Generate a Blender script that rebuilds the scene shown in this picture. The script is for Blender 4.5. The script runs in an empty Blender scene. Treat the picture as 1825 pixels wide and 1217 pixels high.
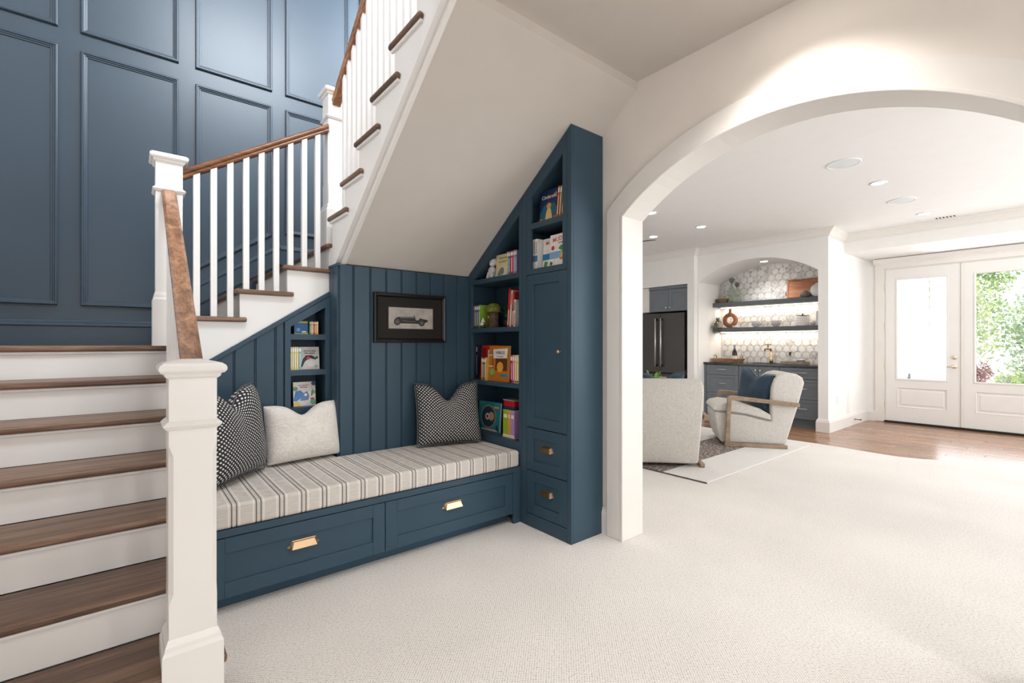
import bpy, bmesh, math, random
from mathutils import Matrix, Vector
random.seed(7)
scene = bpy.context.scene
COL = scene.collection

# ------------------------------------------------------------------ camera
cam_d = bpy.data.cameras.new('camera')
cam = bpy.data.objects.new('camera', cam_d)
COL.objects.link(cam)
cam.location = (0, 0, 1.22)
cam.rotation_euler = (math.radians(90), 0, math.radians(-39.09))
cam_d.sensor_fit = 'HORIZONTAL'
cam_d.sensor_width = 36.0
cam_d.lens = 838.0 / 1825.0 * 36.0
cam_d.shift_y = 2.5 / 1825.0
cam_d.clip_start = 0.02
cam_d.clip_end = 200
scene.camera = cam

# ------------------------------------------------------------------ world, large lights, exposure
vs = scene.view_settings
vs.view_transform = 'Standard'
vs.look = 'None'
vs.gamma = 1.0
vs.use_curve_mapping = False
vs.exposure = 0.15
w = bpy.data.worlds.new('overcast_sky')
scene.world = w
w.use_nodes = True
bg = w.node_tree.nodes['Background']
bg.inputs[0].default_value = (0.93, 0.97, 1.0, 1)
bg.inputs[1].default_value = 2.3

def area(name, loc, size, size_y, power, color, direction):
    d = bpy.data.lights.new(name, 'AREA')
    d.shape = 'RECTANGLE'
    d.size = size
    d.size_y = size_y
    d.energy = power
    d.color = color
    o = bpy.data.objects.new(name, d)
    o.location = loc
    o.rotation_euler = Vector(direction).to_track_quat('-Z', 'Z').to_euler()
    COL.objects.link(o)
    return o
# daylight of the windows: family room (behind the camera), upstairs stair window, glazed doors; added fills: family room side, far room
area('daylight_family_room', (0.6, -3.85, 1.55), 3.0, 1.9, 19, (1.0, 0.985, 0.965), (0, 1, 0.02))
area('fill_family_room_side', (-1.85, -1.7, 1.5), 1.8, 1.6, 3, (1.0, 0.985, 0.97), (1, 0.25, 0.0))  # added unseen fill lamp at an opening made for it in the left wall
area('daylight_stair_window', (2.28, 3.15, 4.35), 1.7, 1.8, 120, (0.76, 0.87, 1.0), (-1, 0.12, -0.25))
area('daylight_upper_hall_window', (1.2, 1.16, 5.05), 1.5, 0.9, 150, (0.86, 0.93, 1.0), (-0.05, 1, -0.42))
area('fill_lounge_side', (5.6, -2.85, 1.6), 3.4, 1.7, 104, (0.93, 0.97, 1.0), (0, 1, 0))  # added unseen fill lamp that brightens the far room
area('daylight_glazed_doors', (9.0, 0.65, 1.45), 2.2, 1.5, 30, (0.97, 0.98, 1.0), (-1, 0, -0.05))

# ------------------------------------------------------------------ helpers
WM = {}
class MB:
    def __init__(s):
        s.v = []; s.f = []; s.mi = []; s.m = 0
    def face(s, idx):
        s.f.append(tuple(idx)); s.mi.append(s.m)
    def add(s, verts, faces):
        o = len(s.v)
        s.v += [tuple(p) for p in verts]
        for f in faces: s.face([i + o for i in f])
        return s
    def box(s, x0, y0, z0, x1, y1, z1):
        v = [(x0,y0,z0),(x1,y0,z0),(x1,y1,z0),(x0,y1,z0),(x0,y0,z1),(x1,y0,z1),(x1,y1,z1),(x0,y1,z1)]
        return s.add(v, [(0,3,2,1),(4,5,6,7),(0,1,5,4),(1,2,6,5),(2,3,7,6),(3,0,4,7)])
    def prism(s, poly, axis, a0, a1):
        n = len(poly)
        def mk(p, a):
            if axis == 'x': return (a, p[0], p[1])
            if axis == 'y': return (p[0], a, p[1])
            return (p[0], p[1], a)
        v = [mk(p, a0) for p in poly] + [mk(p, a1) for p in poly]
        f = [tuple(range(n))[::-1], tuple(range(n, 2*n))]
        f += [(i, (i+1) % n, n + (i+1) % n, n + i) for i in range(n)]
        return s.add(v, f)
    def loft(s, rings, cap0=True, cap1=True, closed=True):
        n = len(rings[0]); v = [p for r in rings for p in r]; f = []
        for k in range(len(rings)-1):
            for i in range(n if closed else n-1):
                j = (i+1) % n
                f.append((k*n+i, k*n+j, (k+1)*n+j, (k+1)*n+i))
        if cap0: f.append(tuple(range(n))[::-1])
        if cap1: f.append(tuple(range((len(rings)-1)*n, len(rings)*n)))
        return s.add(v, f)
    def lathe(s, c, prof, n=20, axis='z'):
        rings = []
        for r, h in prof:
            ring = []
            for i in range(n):
                a = 2*math.pi*i/n
                p = (r*math.cos(a), r*math.sin(a), h)
                if axis == 'x': p = (p[2], p[0], p[1])
                if axis == 'y': p = (p[0], p[2], p[1])
                ring.append((c[0]+p[0], c[1]+p[1], c[2]+p[2]))
            rings.append(ring)
        return s.loft(rings)
    def tube(s, path, r, n=8):
        P = [Vector(p) for p in path]; rings = []
        rr = r if isinstance(r, (list, tuple)) else [r]*len(P)
        for i, p in enumerate(P):
            t = (P[min(i+1, len(P)-1)] - P[max(i-1, 0)]).normalized()
            up = Vector((0,0,1)) if abs(t.z) < 0.95 else Vector((1,0,0))
            a = t.cross(up).normalized(); b = t.cross(a).normalized()
            rings.append([tuple(p + (a*math.cos(2*math.pi*k/n) + b*math.sin(2*math.pi*k/n))*rr[i]) for k in range(n)])
        return s.loft(rings)
    def ball(s, c, rx, ry=None, rz=None, n=14, m=9):
        ry = ry or rx; rz = rz or rx
        rings = []
        for k in range(m+1):
            t = -math.pi/2 + math.pi*k/m
            q = max(math.cos(t), 0.02)
            rings.append([(c[0]+rx*q*math.cos(2*math.pi*i/n), c[1]+ry*q*math.sin(2*math.pi*i/n), c[2]+rz*math.sin(t)) for i in range(n)])
        return s.loft(rings)
    def bar(s, p0, p1, side, prof):
        # straight bar: profile (side offset, z offset) at both ends
        sd = Vector(side)
        r0 = [tuple(Vector(p0) + sd*a + Vector((0,0,b))) for a, b in prof]
        r1 = [tuple(Vector(p1) + sd*a + Vector((0,0,b))) for a, b in prof]
        return s.loft([r0, r1])
    def sweep(s, path, prof):
        # horizontal path (x, y), profile (out to the right of travel, z), mitred
        P = [Vector(p) for p in path]; rings = []
        for i, p in enumerate(P):
            ns = []
            if i > 0:
                d = (P[i]-P[i-1]).normalized(); ns.append(Vector((d.y, -d.x)))
            if i < len(P)-1:
                d = (P[i+1]-P[i]).normalized(); ns.append(Vector((d.y, -d.x)))
            nrm = sum(ns, Vector((0,0)))
            nrm = nrm.normalized(); k = 1.0/max(nrm.dot(ns[0]), 0.2)
            rings.append([(p.x+nrm.x*a*k, p.y+nrm.y*a*k, z) for a, z in prof])
        return s.loft(rings)
    def ringmould(s, poly, prof, to3):
        # closed moulding along a convex polygon in a plane; prof: (inset, height)
        n = len(poly)
        P = [Vector(p) for p in poly]
        ar = sum(P[i].x*P[(i+1) % n].y - P[(i+1) % n].x*P[i].y for i in range(n))
        if ar < 0: P = P[::-1]
        rings = []
        for d, h in prof:
            ring = []
            for i in range(n):
                a, b, c = P[i-1], P[i], P[(i+1) % n]
                e0 = (b-a).normalized(); e1 = (c-b).normalized()
                n0 = Vector((-e0.y, e0.x)); n1 = Vector((-e1.y, e1.x))
                m = (n0+n1).normalized(); k = d/max(m.dot(n0), 0.2)
                q = b + m*k
                ring.append(to3(q.x, q.y, h))
            rings.append(ring)
        return s.loft(rings, False, False)

def build(mb, name, mats, parent=None, bevel=0.0, smooth=False, local=False, segs=2, subsurf=0):
    me = bpy.data.meshes.new(name)
    V = [Vector(p) for p in mb.v]
    PM = WM.get(parent.name, Matrix()) if parent else Matrix()
    if parent and not local:
        inv = PM.inverted(); V = [inv @ p for p in V]
    lo = Vector((min(p.x for p in V), min(p.y for p in V), min(p.z for p in V)))
    hi = Vector((max(p.x for p in V), max(p.y for p in V), max(p.z for p in V)))
    c = (lo+hi)/2
    if not parent: c.z = lo.z
    me.from_pydata([tuple(p-c) for p in V], [], mb.f)
    if not isinstance(mats, (list, tuple)): mats = [mats]
    for m in mats: me.materials.append(m)
    for p, i in zip(me.polygons, mb.mi):
        p.material_index = min(i, len(mats)-1)
        p.use_smooth = smooth
    bm = bmesh.new(); bm.from_mesh(me)
    bmesh.ops.recalc_face_normals(bm, faces=bm.faces)
    bm.to_mesh(me); bm.free()
    o = bpy.data.objects.new(name, me)
    COL.objects.link(o)
    o.location = c
    if parent: o.parent = parent
    WM[o.name] = PM @ Matrix.Translation(c)
    if bevel:
        md = o.modifiers.new('bevel', 'BEVEL'); md.width = bevel; md.segments = segs
        md.limit_method = 'ANGLE'; md.angle_limit = math.radians(40)
    if subsurf:
        md = o.modifiers.new('sub', 'SUBSURF'); md.levels = subsurf; md.render_levels = subsurf
    return o

def tag(o, label, cat, group=None):
    o['label'] = label; o['category'] = cat
    if group: o['group'] = group
    return o
def struct(o, label=None):
    o['kind'] = 'structure'
    if label: o['label'] = label
    return o
def thing(name, label, cat, loc=(0,0,0), rotz=0.0, group=None, rot=None):
    o = bpy.data.objects.new(name, None)
    o.empty_display_size = 0.05
    COL.objects.link(o)
    o.location = loc
    o.rotation_euler = rot if rot else (0, 0, rotz)
    from mathutils import Euler
    WM[o.name] = Matrix.Translation(loc) @ Euler(o.rotation_euler).to_matrix().to_4x4()
    return tag(o, label, cat, group)
def clone(o, loc, parent=None):
    c = o.copy(); COL.objects.link(c)
    c.location = loc
    if parent: c.parent = parent
    WM[c.name] = (WM.get(parent.name, Matrix()) if parent else Matrix()) @ Matrix.Translation(loc)
    return c
def dup_tree(root, loc, rotz, label=None):
    r = root.copy(); COL.objects.link(r); r.location = loc; r.rotation_euler = (0, 0, rotz)
    if label: r['label'] = label
    for ch in list(root.children):
        c = ch.copy(); COL.objects.link(c); c.parent = r
        for g in list(ch.children):
            d = g.copy(); COL.objects.link(d); d.parent = c
    return r
def one(mb, name, mats, label, cat, group=None, **k):
    return tag(build(mb, name, mats, **k), label, cat, group)

# ------------------------------------------------------------------ materials
def lin(r, g, b):
    def f(c):
        c /= 255.0
        return c/12.92 if c <= 0.04045 else ((c+0.055)/1.055)**2.4
    return (f(r), f(g), f(b), 1)
def newmat(name):
    m = bpy.data.materials.new(name); m.use_nodes = True
    nt = m.node_tree
    return m, nt, nt.nodes['Principled BSDF']
def nd(nt, t, **kw):
    n = nt.nodes.new(t)
    for k, v in kw.items():
        if k.startswith('i_'): n.inputs[k[2:].replace('_', ' ')].default_value = v
        else: setattr(n, k, v)
    return n
def objco(nt, scale=(1,1,1), rot=(0,0,0), rnd=False):
    t = nd(nt, 'ShaderNodeTexCoord')
    mp = nd(nt, 'ShaderNodeMapping')
    mp.inputs['Scale'].default_value = scale
    mp.inputs['Rotation'].default_value = rot
    nt.links.new(t.outputs['Object'], mp.inputs['Vector'])
    if rnd:
        oi = nd(nt, 'ShaderNodeObjectInfo')
        ml = nd(nt, 'ShaderNodeMath', operation='MULTIPLY'); ml.inputs[1].default_value = 37.0
        cb = nd(nt, 'ShaderNodeCombineXYZ')
        nt.links.new(oi.outputs['Random'], ml.inputs[0])
        for i in range(3): nt.links.new(ml.outputs[0], cb.inputs[i])
        nt.links.new(cb.outputs[0], mp.inputs['Location'])
    return mp.outputs[0]
def ramp(nt, fac, stops):
    r = nd(nt, 'ShaderNodeValToRGB')
    e = r.color_ramp.elements
    while len(e) < len(stops): e.new(0.5)
    for el, (p, c) in zip(e, stops):
        el.position = p; el.color = c
    nt.links.new(fac, r.inputs[0])
    return r.outputs[0]
def bumpn(nt, b, height, strength, dist=0.002):
    bp = nd(nt, 'ShaderNodeBump'); bp.inputs['Strength'].default_value = strength
    bp.inputs['Distance'].default_value = dist
    nt.links.new(height, bp.inputs['Height']); nt.links.new(bp.outputs[0], b.inputs['Normal'])
def plain(name, c, rough=0.5, metal=0.0, var=0.03, nscale=6.0, bump=0.0, bscale=200.0, spec=None, coat=0.0):
    m, nt, b = newmat(name)
    c = c if len(c) == 4 else (*c, 1)
    n = nd(nt, 'ShaderNodeTexNoise'); n.inputs['Scale'].default_value = nscale; n.inputs['Detail'].default_value = 3
    nt.links.new(objco(nt), n.inputs['Vector'])
    lo = tuple(max(0, x*(1-var)) for x in c[:3]) + (1,); hi = tuple(min(1, x*(1+var)) for x in c[:3]) + (1,)
    nt.links.new(ramp(nt, n.outputs[0], [(0.3, lo), (0.7, hi)]), b.inputs['Base Color'])
    b.inputs['Roughness'].default_value = rough
    b.inputs['Metallic'].default_value = metal
    if spec is not None: b.inputs['Specular IOR Level'].default_value = spec
    if coat:
        b.inputs['Coat Weight'].default_value = coat; b.inputs['Coat Roughness'].default_value = 0.15
    if bump:
        n2 = nd(nt, 'ShaderNodeTexNoise'); n2.inputs['Scale'].default_value = bscale; n2.inputs['Detail'].default_value = 2
        nt.links.new(objco(nt), n2.inputs['Vector'])
        bumpn(nt, b, n2.outputs[0], bump)
    return m
def emit(name, c, strength):
    m, nt, b = newmat(name)
    b.inputs['Base Color'].default_value = (*c, 1)
    b.inputs['Emission Color'].default_value = (*c, 1)
    b.inputs['Emission Strength'].default_value = strength
    return m
def wood(name, dark, mid, light, scale, rough=0.35, coat=0.0, rnd=True, bump=0.15):
    # grain stretched along the axis with the smallest scale
    m, nt, b = newmat(name)
    co = objco(nt, scale, rnd=rnd)
    n1 = nd(nt, 'ShaderNodeTexNoise'); n1.inputs['Scale'].default_value = 1.0; n1.inputs['Detail'].default_value = 6
    n1.inputs['Roughness'].default_value = 0.65; n1.inputs['Distortion'].default_value = 0.9
    nt.links.new(co, n1.inputs['Vector'])
    n2 = nd(nt, 'ShaderNodeTexNoise'); n2.inputs['Scale'].default_value = 7.0; n2.inputs['Detail'].default_value = 4
    nt.links.new(co, n2.inputs['Vector'])
    mx = nd(nt, 'ShaderNodeMath', operation='MULTIPLY_ADD'); mx.inputs[1].default_value = 0.45
    nt.links.new(n2.outputs[0], mx.inputs[0]); nt.links.new(n1.outputs[0], mx.inputs[2])
    col = ramp(nt, mx.outputs[0], [(0.5, dark), (0.72, mid), (0.95, light)])
    if rnd:
        oi = nd(nt, 'ShaderNodeObjectInfo')
        mr = nd(nt, 'ShaderNodeMapRange'); mr.inputs['To Min'].default_value = 0.82; mr.inputs['To Max'].default_value = 1.18
        nt.links.new(oi.outputs['Random'], mr.inputs['Value'])
        hs = nd(nt, 'ShaderNodeHueSaturation')
        nt.links.new(mr.outputs[0], hs.inputs['Value']); nt.links.new(col, hs.inputs['Color'])
        col = hs.outputs[0]
    nt.links.new(col, b.inputs['Base Color'])
    b.inputs['Roughness'].default_value = rough
    if coat:
        b.inputs['Coat Weight'].default_value = coat; b.inputs['Coat Roughness'].default_value = 0.2
    bumpn(nt, b, mx.outputs[0], bump, 0.001)
    return m

WALL = plain('warm_white_wall_paint', (0.80, 0.735, 0.675), 0.75, var=0.02, bump=0.12, bscale=60)
WALL2 = plain('bright_white_wall_paint', (0.84, 0.82, 0.79), 0.7, var=0.015)
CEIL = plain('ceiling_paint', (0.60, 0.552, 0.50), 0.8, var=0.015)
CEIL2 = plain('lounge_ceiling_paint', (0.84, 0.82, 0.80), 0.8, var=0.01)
TRIM = plain('white_trim_paint', (0.78, 0.742, 0.70), 0.35, var=0.015)
STAIRW = plain('white_stair_enamel', (0.82, 0.795, 0.77), 0.28, var=0.02, nscale=3)
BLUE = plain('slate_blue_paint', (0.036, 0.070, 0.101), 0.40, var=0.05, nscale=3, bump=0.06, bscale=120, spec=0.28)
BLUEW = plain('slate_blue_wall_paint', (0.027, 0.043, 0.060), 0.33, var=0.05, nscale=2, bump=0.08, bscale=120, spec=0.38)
GREYB = plain('grey_blue_cabinet_paint', (0.150, 0.170, 0.190), 0.45, var=0.04)
SHELFG = plain('grey_shelf_paint', (0.105, 0.120, 0.128), 0.5, var=0.04)
TREAD = wood('stained_oak_tread', lin(66, 46, 35), lin(108, 80, 62), lin(144, 114, 92), (1.2, 26, 26), 0.38)
TREADY = wood('stained_oak_tread_across', lin(64, 43, 31), lin(104, 76, 56), lin(138, 106, 82), (26, 1.2, 26), 0.38)
RAIL = wood('stained_oak_rail', lin(96, 62, 38), lin(146, 102, 72), lin(190, 144, 108), (22, 2.0, 22), 0.28)
RAILX = wood('stained_oak_rail_across', lin(84, 50, 28), lin(124, 78, 46), lin(160, 108, 70), (2.0, 22, 22), 0.28)
BRASS = plain('brushed_champagne_brass', lin(208, 178, 142), 0.4, metal=1.0, var=0.04)
BRONZE = plain('dark_antique_brass', lin(142, 118, 90), 0.36, metal=1.0, var=0.06)
NICKEL = plain('satin_nickel', lin(214, 208, 200), 0.32, metal=0.75, var=0.02)
BLACK = plain('black_paint', (0.006, 0.006, 0.007), 0.35)
DARK = plain('dark_gap', (0.004, 0.005, 0.007), 0.8)
PAGES = plain('book_pages', (0.80, 0.76, 0.66), 0.8)

def carpet_mat():
    m, nt, b = newmat('beige_loop_carpet')
    co = objco(nt, (1, 1, 1), (0, 0, math.radians(45)))
    v = nd(nt, 'ShaderNodeTexVoronoi'); v.inputs['Scale'].default_value = 108; v.inputs['Randomness'].default_value = 0.22
    nt.links.new(co, v.inputs['Vector'])
    n = nd(nt, 'ShaderNodeTexNoise'); n.inputs['Scale'].default_value = 1.3; n.inputs['Detail'].default_value = 5
    nt.links.new(co, n.inputs['Vector'])
    n2 = nd(nt, 'ShaderNodeTexNoise'); n2.inputs['Scale'].default_value = 240
    nt.links.new(co, n2.inputs['Vector'])
    c1 = ramp(nt, v.outputs['Distance'], [(0.15, (0.90, 0.86, 0.825, 1)), (0.48, (0.83, 0.785, 0.745, 1)), (0.68, (0.40, 0.36, 0.33, 1))])
    c2 = ramp(nt, n.outputs[0], [(0.35, (0.93, 0.93, 0.93, 1)), (0.65, (1.0, 1.0, 1.0, 1))])
    mx = nd(nt, 'ShaderNodeMix', data_type='RGBA', blend_type='MULTIPLY')
    mx.inputs[0].default_value = 1.0
    nt.links.new(c1, mx.inputs[6]); nt.links.new(c2, mx.inputs[7])
    nt.links.new(mx.outputs[2], b.inputs['Base Color'])
    b.inputs['Roughness'].default_value = 0.95
    b.inputs['Specular IOR Level'].default_value = 0.1
    sb = nd(nt, 'ShaderNodeMath', operation='MULTIPLY_ADD'); sb.inputs[1].default_value = -1.0
    nt.links.new(v.outputs['Distance'], sb.inputs[0]); nt.links.new(n2.outputs[0], sb.inputs[2])
    bumpn(nt, b, sb.outputs[0], 0.45, 0.005)
    return m
CARPET = carpet_mat()

# ------------------------------------------------------------------ floors
edge = [(6.46, 6.0), (6.46, 2.4), (6.47, 2.1), (6.45, 1.85), (6.41, 1.55), (6.40, 1.30), (6.46, 1.12), (6.62, 0.89), (6.84, 0.67), (7.10, 0.43), (7.5, 0.12), (8.0, -0.2), (9.1, -0.8), (9.1, -3.2)]
poly = [(-1.95, -4.0), (2.45, -4.0), (2.45, -3.2)] + edge[::-1] + [(2.45, 6.0), (2.45, 4.3), (-1.95, 4.3)]
mb = MB().prism(poly, 'z', -0.02, 0.0)
struct(build(mb, 'floor', CARPET), 'beige loop pile carpet across the whole room')
sub = MB().box(-1.95, -4.0, -0.12, 9.3, 6.0, -0.03)
fl = struct(build(sub, 'floor_wood', plain('subfloor', (0.10, 0.07, 0.05), 0.8)), 'brown wood plank floor before the glazed doors')
PLANK = wood('lvp_plank', lin(104, 74, 54), lin(146, 108, 82), lin(178, 140, 112), (20, 1.1, 20), 0.22)
pw, pl = 0.128, 1.22
pk = MB().box(-pw/2+0.0008, -pl/2+0.001, -0.011, pw/2-0.0008, pl/2-0.001, 0.011)
p0 = build(pk, 'plank', PLANK, parent=fl, bevel=0.0015, local=True, segs=1)
first = True
x = 6.02; r = 0
base = WM[fl.name].translation
while x < 9.25:
    y = -2.9 + (r*0.47) % pl - pl
    while y < 5.9:
        if y > -2.2 and y < 4.4:
            loc = (x-base.x, y-base.y, -0.018-base.z)
            if first: p0.location = loc; first = False
            else: clone(p0, loc, fl)
        y += pl
    x += pw; r += 1

# ------------------------------------------------------------------ ceilings
CZ = 2.785
mb = MB().box(-1.95, -4.0, CZ, 2.36, 1.715, 3.09)
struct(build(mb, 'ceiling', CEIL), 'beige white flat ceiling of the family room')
mb = MB().box(2.54, -3.2, CZ, 9.27, 6.0, 3.0)
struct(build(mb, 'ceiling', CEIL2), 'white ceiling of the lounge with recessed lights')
mb = MB().box(2.54, -3.2, 2.70, 4.08, 6.0, CZ)
struct(build(mb, 'ceiling_drop', CEIL2), 'lowered ceiling band just beyond the arch')
mb = MB().box(8.07, -3.2, 2.53, 9.12, 2.26, CZ)
struct(build(mb, 'ceiling_soffit', WALL2), 'boxed white soffit above the glazed doors')

def arc_pts(y0, y1, zs, rise, n=28):
    hw = (y1-y0)/2; R = (hw*hw+rise*rise)/(2*rise); cy = (y0+y1)/2; cz = zs+rise-R
    a = math.asin(hw/R)
    return [(cy+R*math.sin(-a+2*a*i/n), cz+R*math.cos(-a+2*a*i/n)) for i in range(n+1)]
def arch_wall(name, mats, x0, x1, ya, yb, o0, o1, zs, rise, ztop, n=28):
    mb = MB()
    mb.box(x0, ya, -0.03, x1, o0, ztop)
    mb.box(x0, o1, -0.03, x1, yb, ztop)
    A = arc_pts(o0, o1, zs, rise, n)
    for (ya_, za), (yb_, zb) in zip(A, A[1:]):
        mb.add([(x0,ya_,za),(x0,yb_,zb),(x0,yb_,ztop),(x0,ya_,ztop)], [(0,1,2,3)])
        mb.add([(x1,ya_,za),(x1,yb_,zb),(x1,yb_,ztop),(x1,ya_,ztop)], [(3,2,1,0)])
        mb.add([(x0,ya_,za),(x1,ya_,za),(x1,yb_,zb),(x0,yb_,zb)], [(0,1,2,3)])
        mb.add([(x0,ya_,ztop),(x1,ya_,ztop),(x1,yb_,ztop),(x0,yb_,ztop)], [(3,2,1,0)])
    return struct(build(mb, name, mats))
# ------------------------------------------------------------------ arch wall with casing
AY0, AY1, AZS, ARI = 0.098, 1.822, 2.0, 0.318
o = arch_wall('wall_arch', WALL, 2.36, 2.535, -4.0, 4.3, AY0, AY1, AZS, ARI, CZ)
o['label'] = 'beige wall pierced by the wide arched opening'
mb = MB().box(2.36, 1.715, CZ, 2.535, 2.2, 5.8).box(2.36, 2.2, CZ, 2.535, 4.3, 3.4).box(2.36, 4.05, 3.4, 2.535, 4.3, 5.8).box(2.36, 2.2, 5.3, 2.535, 4.05, 5.8)
struct(build(mb, 'wall_stair_right', WALL), 'upper stair wall holding the tall window')
mb = MB()
for q in (2.2, 3.12, 4.0): mb.box(2.42, q, 3.4, 2.47, q+0.05, 5.3)
mb.box(2.42, 2.2, 3.4, 2.47, 4.05, 3.45).box(2.42, 2.2, 5.25, 2.47, 4.05, 5.3)
struct(build(mb, 'window_1', TRIM), 'white framed upstairs stair window')
# casing: flat band following the opening on the near side, plus thin jamb lining
def casing(x0, x1, inset0, inset1):
    ri = arc_pts(AY0+inset0, AY1-inset0, AZS, ARI, 28) if inset0 >= 0 else None
    hw = (AY1-AY0)/2; R = (hw*hw+ARI*ARI)/(2*ARI); cy = (AY0+AY1)/2; cz = AZS+ARI-R
    def curve(off):
        rr = R+off; h = hw+off
        a = math.asin(min(1, h/rr))
        pts = [(cy-h, 0.0)]
        pts += [(cy+rr*math.sin(-a+2*a*i/28), cz+rr*math.cos(-a+2*a*i/28)) for i in range(29)]
        pts += [(cy+h, 0.0)]
        return pts
    A = curve(inset0); B = curve(inset1)
    rings = [[(x0,a[0],a[1]),(x0,b[0],b[1]),(x1,b[0],b[1]),(x1,a[0],a[1])] for a, b in zip(A, B)]
    return MB().loft(rings)
struct(build(casing(2.340, 2.362, -0.004, 0.112), 'trim_1', TRIM, bevel=0.004), 'flat white casing band around the arch')
struct(build(casing(2.336, 2.545, -0.016, 0.002), 'trim_2', TRIM, bevel=0.004), 'white jamb lining inside the arch')
mb = MB().sweep([(2.36, 1.976), (2.36, 1.923)], [(0, 0), (0.016, 0), (0.016, 0.135), (0.010, 0.150), (0.010, 0.158), (0.004, 0.175), (0, 0.178)])
struct(build(mb, 'baseboard_arch', TRIM), 'short white baseboard between blue cabinet and arch')
mb = MB().sweep([(2.36, 0.025), (2.36, -4.0)], [(0, 0), (0.016, 0), (0.016, 0.135), (0.010, 0.150), (0.004, 0.175), (0, 0.178)])
struct(build(mb, 'baseboard_right', TRIM), 'white baseboard right of the arch')
# outer shell of the family room, behind and beside the camera
mb = MB().box(-2.05, -4.1, -0.03, -1.95, -2.7, 3.1).box(-2.05, -0.8, -0.03, -1.95, 1.72, 3.1).box(-2.05, -2.7, -0.03, -1.95, -0.8, 0.65).box(-2.05, -2.7, 2.35, -1.95, -0.8, 3.1)
struct(build(mb, 'wall_left', WALL), 'beige wall on the far left with an opening added for light')
mb = MB().box(-2.05, -4.1, -0.03, -0.95, -4.0, 3.1).box(2.15, -4.1, -0.03, 2.45, -4.0, 3.1).box(-0.95, -4.1, -0.03, 2.15, -4.0, 0.55).box(-0.95, -4.1, 2.55, 2.15, -4.0, 3.1)
struct(build(mb, 'wall_back', WALL), 'beige wall opposite the stairs with a wide window')
mb = MB().box(-1.95, 1.72, -0.03, -0.97, 1.82, 5.8).box(-1.05, 1.82, -0.03, -0.95, 4.3, 5.8)
struct(build(mb, 'wall_stair_left', WALL), 'beige wall along the left side of the stairs')
mb = MB().box(-1.05, 1.0, 5.7, 2.54, 4.4, 5.8)
struct(build(mb, 'ceiling_stair', CEIL), 'high ceiling over the stairwell')
mb = MB().box(-1.05, 1.0, 3.09, 0.4, 1.1, 5.8).box(2.0, 1.0, 3.09, 2.54, 1.1, 5.8).box(0.4, 1.0, 3.09, 2.0, 1.1, 4.55).box(0.4, 1.0, 5.55, 2.0, 1.1, 5.8)
struct(build(mb, 'wall_upper_hall', WALL), 'upstairs hall wall facing the stairwell')

# ------------------------------------------------------------------ blue panelled stair wall
WY = 4.25
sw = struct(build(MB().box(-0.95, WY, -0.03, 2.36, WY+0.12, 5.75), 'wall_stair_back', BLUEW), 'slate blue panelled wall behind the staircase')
PROF = [(0.0, 0.0), (0.0, 0.013), (0.006, 0.019), (0.012, 0.019), (0.016, 0.013), (0.022, 0.012), (0.027, 0.007), (0.034, 0.006), (0.036, 0.0)]
def panel(poly):
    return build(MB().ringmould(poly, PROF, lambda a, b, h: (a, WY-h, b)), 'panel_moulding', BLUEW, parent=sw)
for k, (a, b) in enumerate([(-0.905, -0.365), (-0.255, 0.28), (0.382, 0.907), (1.008, 1.54), (1.64, 2.22)]):
    panel([(a, 3.285), (b, 3.285), (b, 5.1), (a, 5.1)])
    if k < 2: panel([(a, 1.467), (b, 1.467), (b, 3.165), (a, 3.165)])
    elif k == 2: panel([(a, 1.762), (b, 2.10), (b, 3.165), (a, 3.165)])
    else: panel([(a, 2.128), (b, 2.128), (b, 3.165), (a, 3.165)])
BP = [(0, 0), (0.018, 0), (0.018, 0.125), (0.024, 0.130), (0.024, 0.137), (0.016, 0.145), (0.014, 0.158), (0.007, 0.166), (0, 0.168)]
def sk(x0, z0, x1, z1, name):
    r0 = [(x0, WY-a, z0+b) for a, b in BP]; r1 = [(x1, WY-a, z1+b) for a, b in BP]
    return build(MB().loft([r0, r1]), name, BLUEW, parent=sw)
sk(-0.95, 1.204, 0.22, 1.204, 'baseboard_cap')
sk(0.22, 1.398, 0.97, 1.876, 'stair_skirt')
sk(0.97, 1.892-0.03, 2.36, 1.892-0.03, 'baseboard_cap')

# ------------------------------------------------------------------ staircase
RZ = 0.172
st = thing('staircase', 'white staircase with dark oak treads and white square balusters', 'staircase', (0.1, 1.9, 0))
def T(mb, mat=TREAD): return build(mb, 'tread', mat, parent=st, bevel=0.011, segs=3)
def Rr(mb): return build(mb, 'riser', STAIRW, parent=st)
XL = -0.945
ny = [1.835+0.265*(k-1) for k in range(1, 8)]
for k in range(1, 7):
    z = RZ*k
    x1 = 0.256 if k == 1 else 0.245
    T(MB().box(XL, ny[k-1], z-0.030, x1, ny[k-1]+0.288, z))
    Rr(MB().box(XL, ny[k-1]+0.026, z-RZ, 0.225, ny[k-1]+0.046, z-0.030))
Rr(MB().box(XL, ny[6]+0.026, RZ*6, 0.225, ny[6]+0.046, RZ*7-0.030))
T(MB().box(XL, ny[6], 1.204-0.030, 0.235, 3.60, 1.204))
lw = 0.13
for i in range(5):
    T(MB().box(XL, 3.6+i*lw, 1.204-0.022, 0.30, 3.6+(i+1)*lw-0.001, 1.204))
# cove under each nosing of the first flight
for k in range(1, 8):
    build(MB().box(XL, ny[k-1]+0.012, RZ*k-0.046, 0.225, ny[k-1]+0.028, RZ*k-0.030), 'cove_strip', STAIRW, parent=st, bevel=0.006)
# first flight side skirt
pts = [(1.90, 0.0)]
for k in range(1, 7):
    pts += [(ny[k-1]+0.045, RZ*k-0.03), (ny[k]+0.045, RZ*k-0.03)]
pts = [(ny[0]+0.045, 0.0)] + pts[1:] + [(3.30, RZ*6-0.03), (3.30, 0.0)]
build(MB().prism(pts, 'x', 0.222, 0.245), 'stringer', STAIRW, parent=st)
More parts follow.
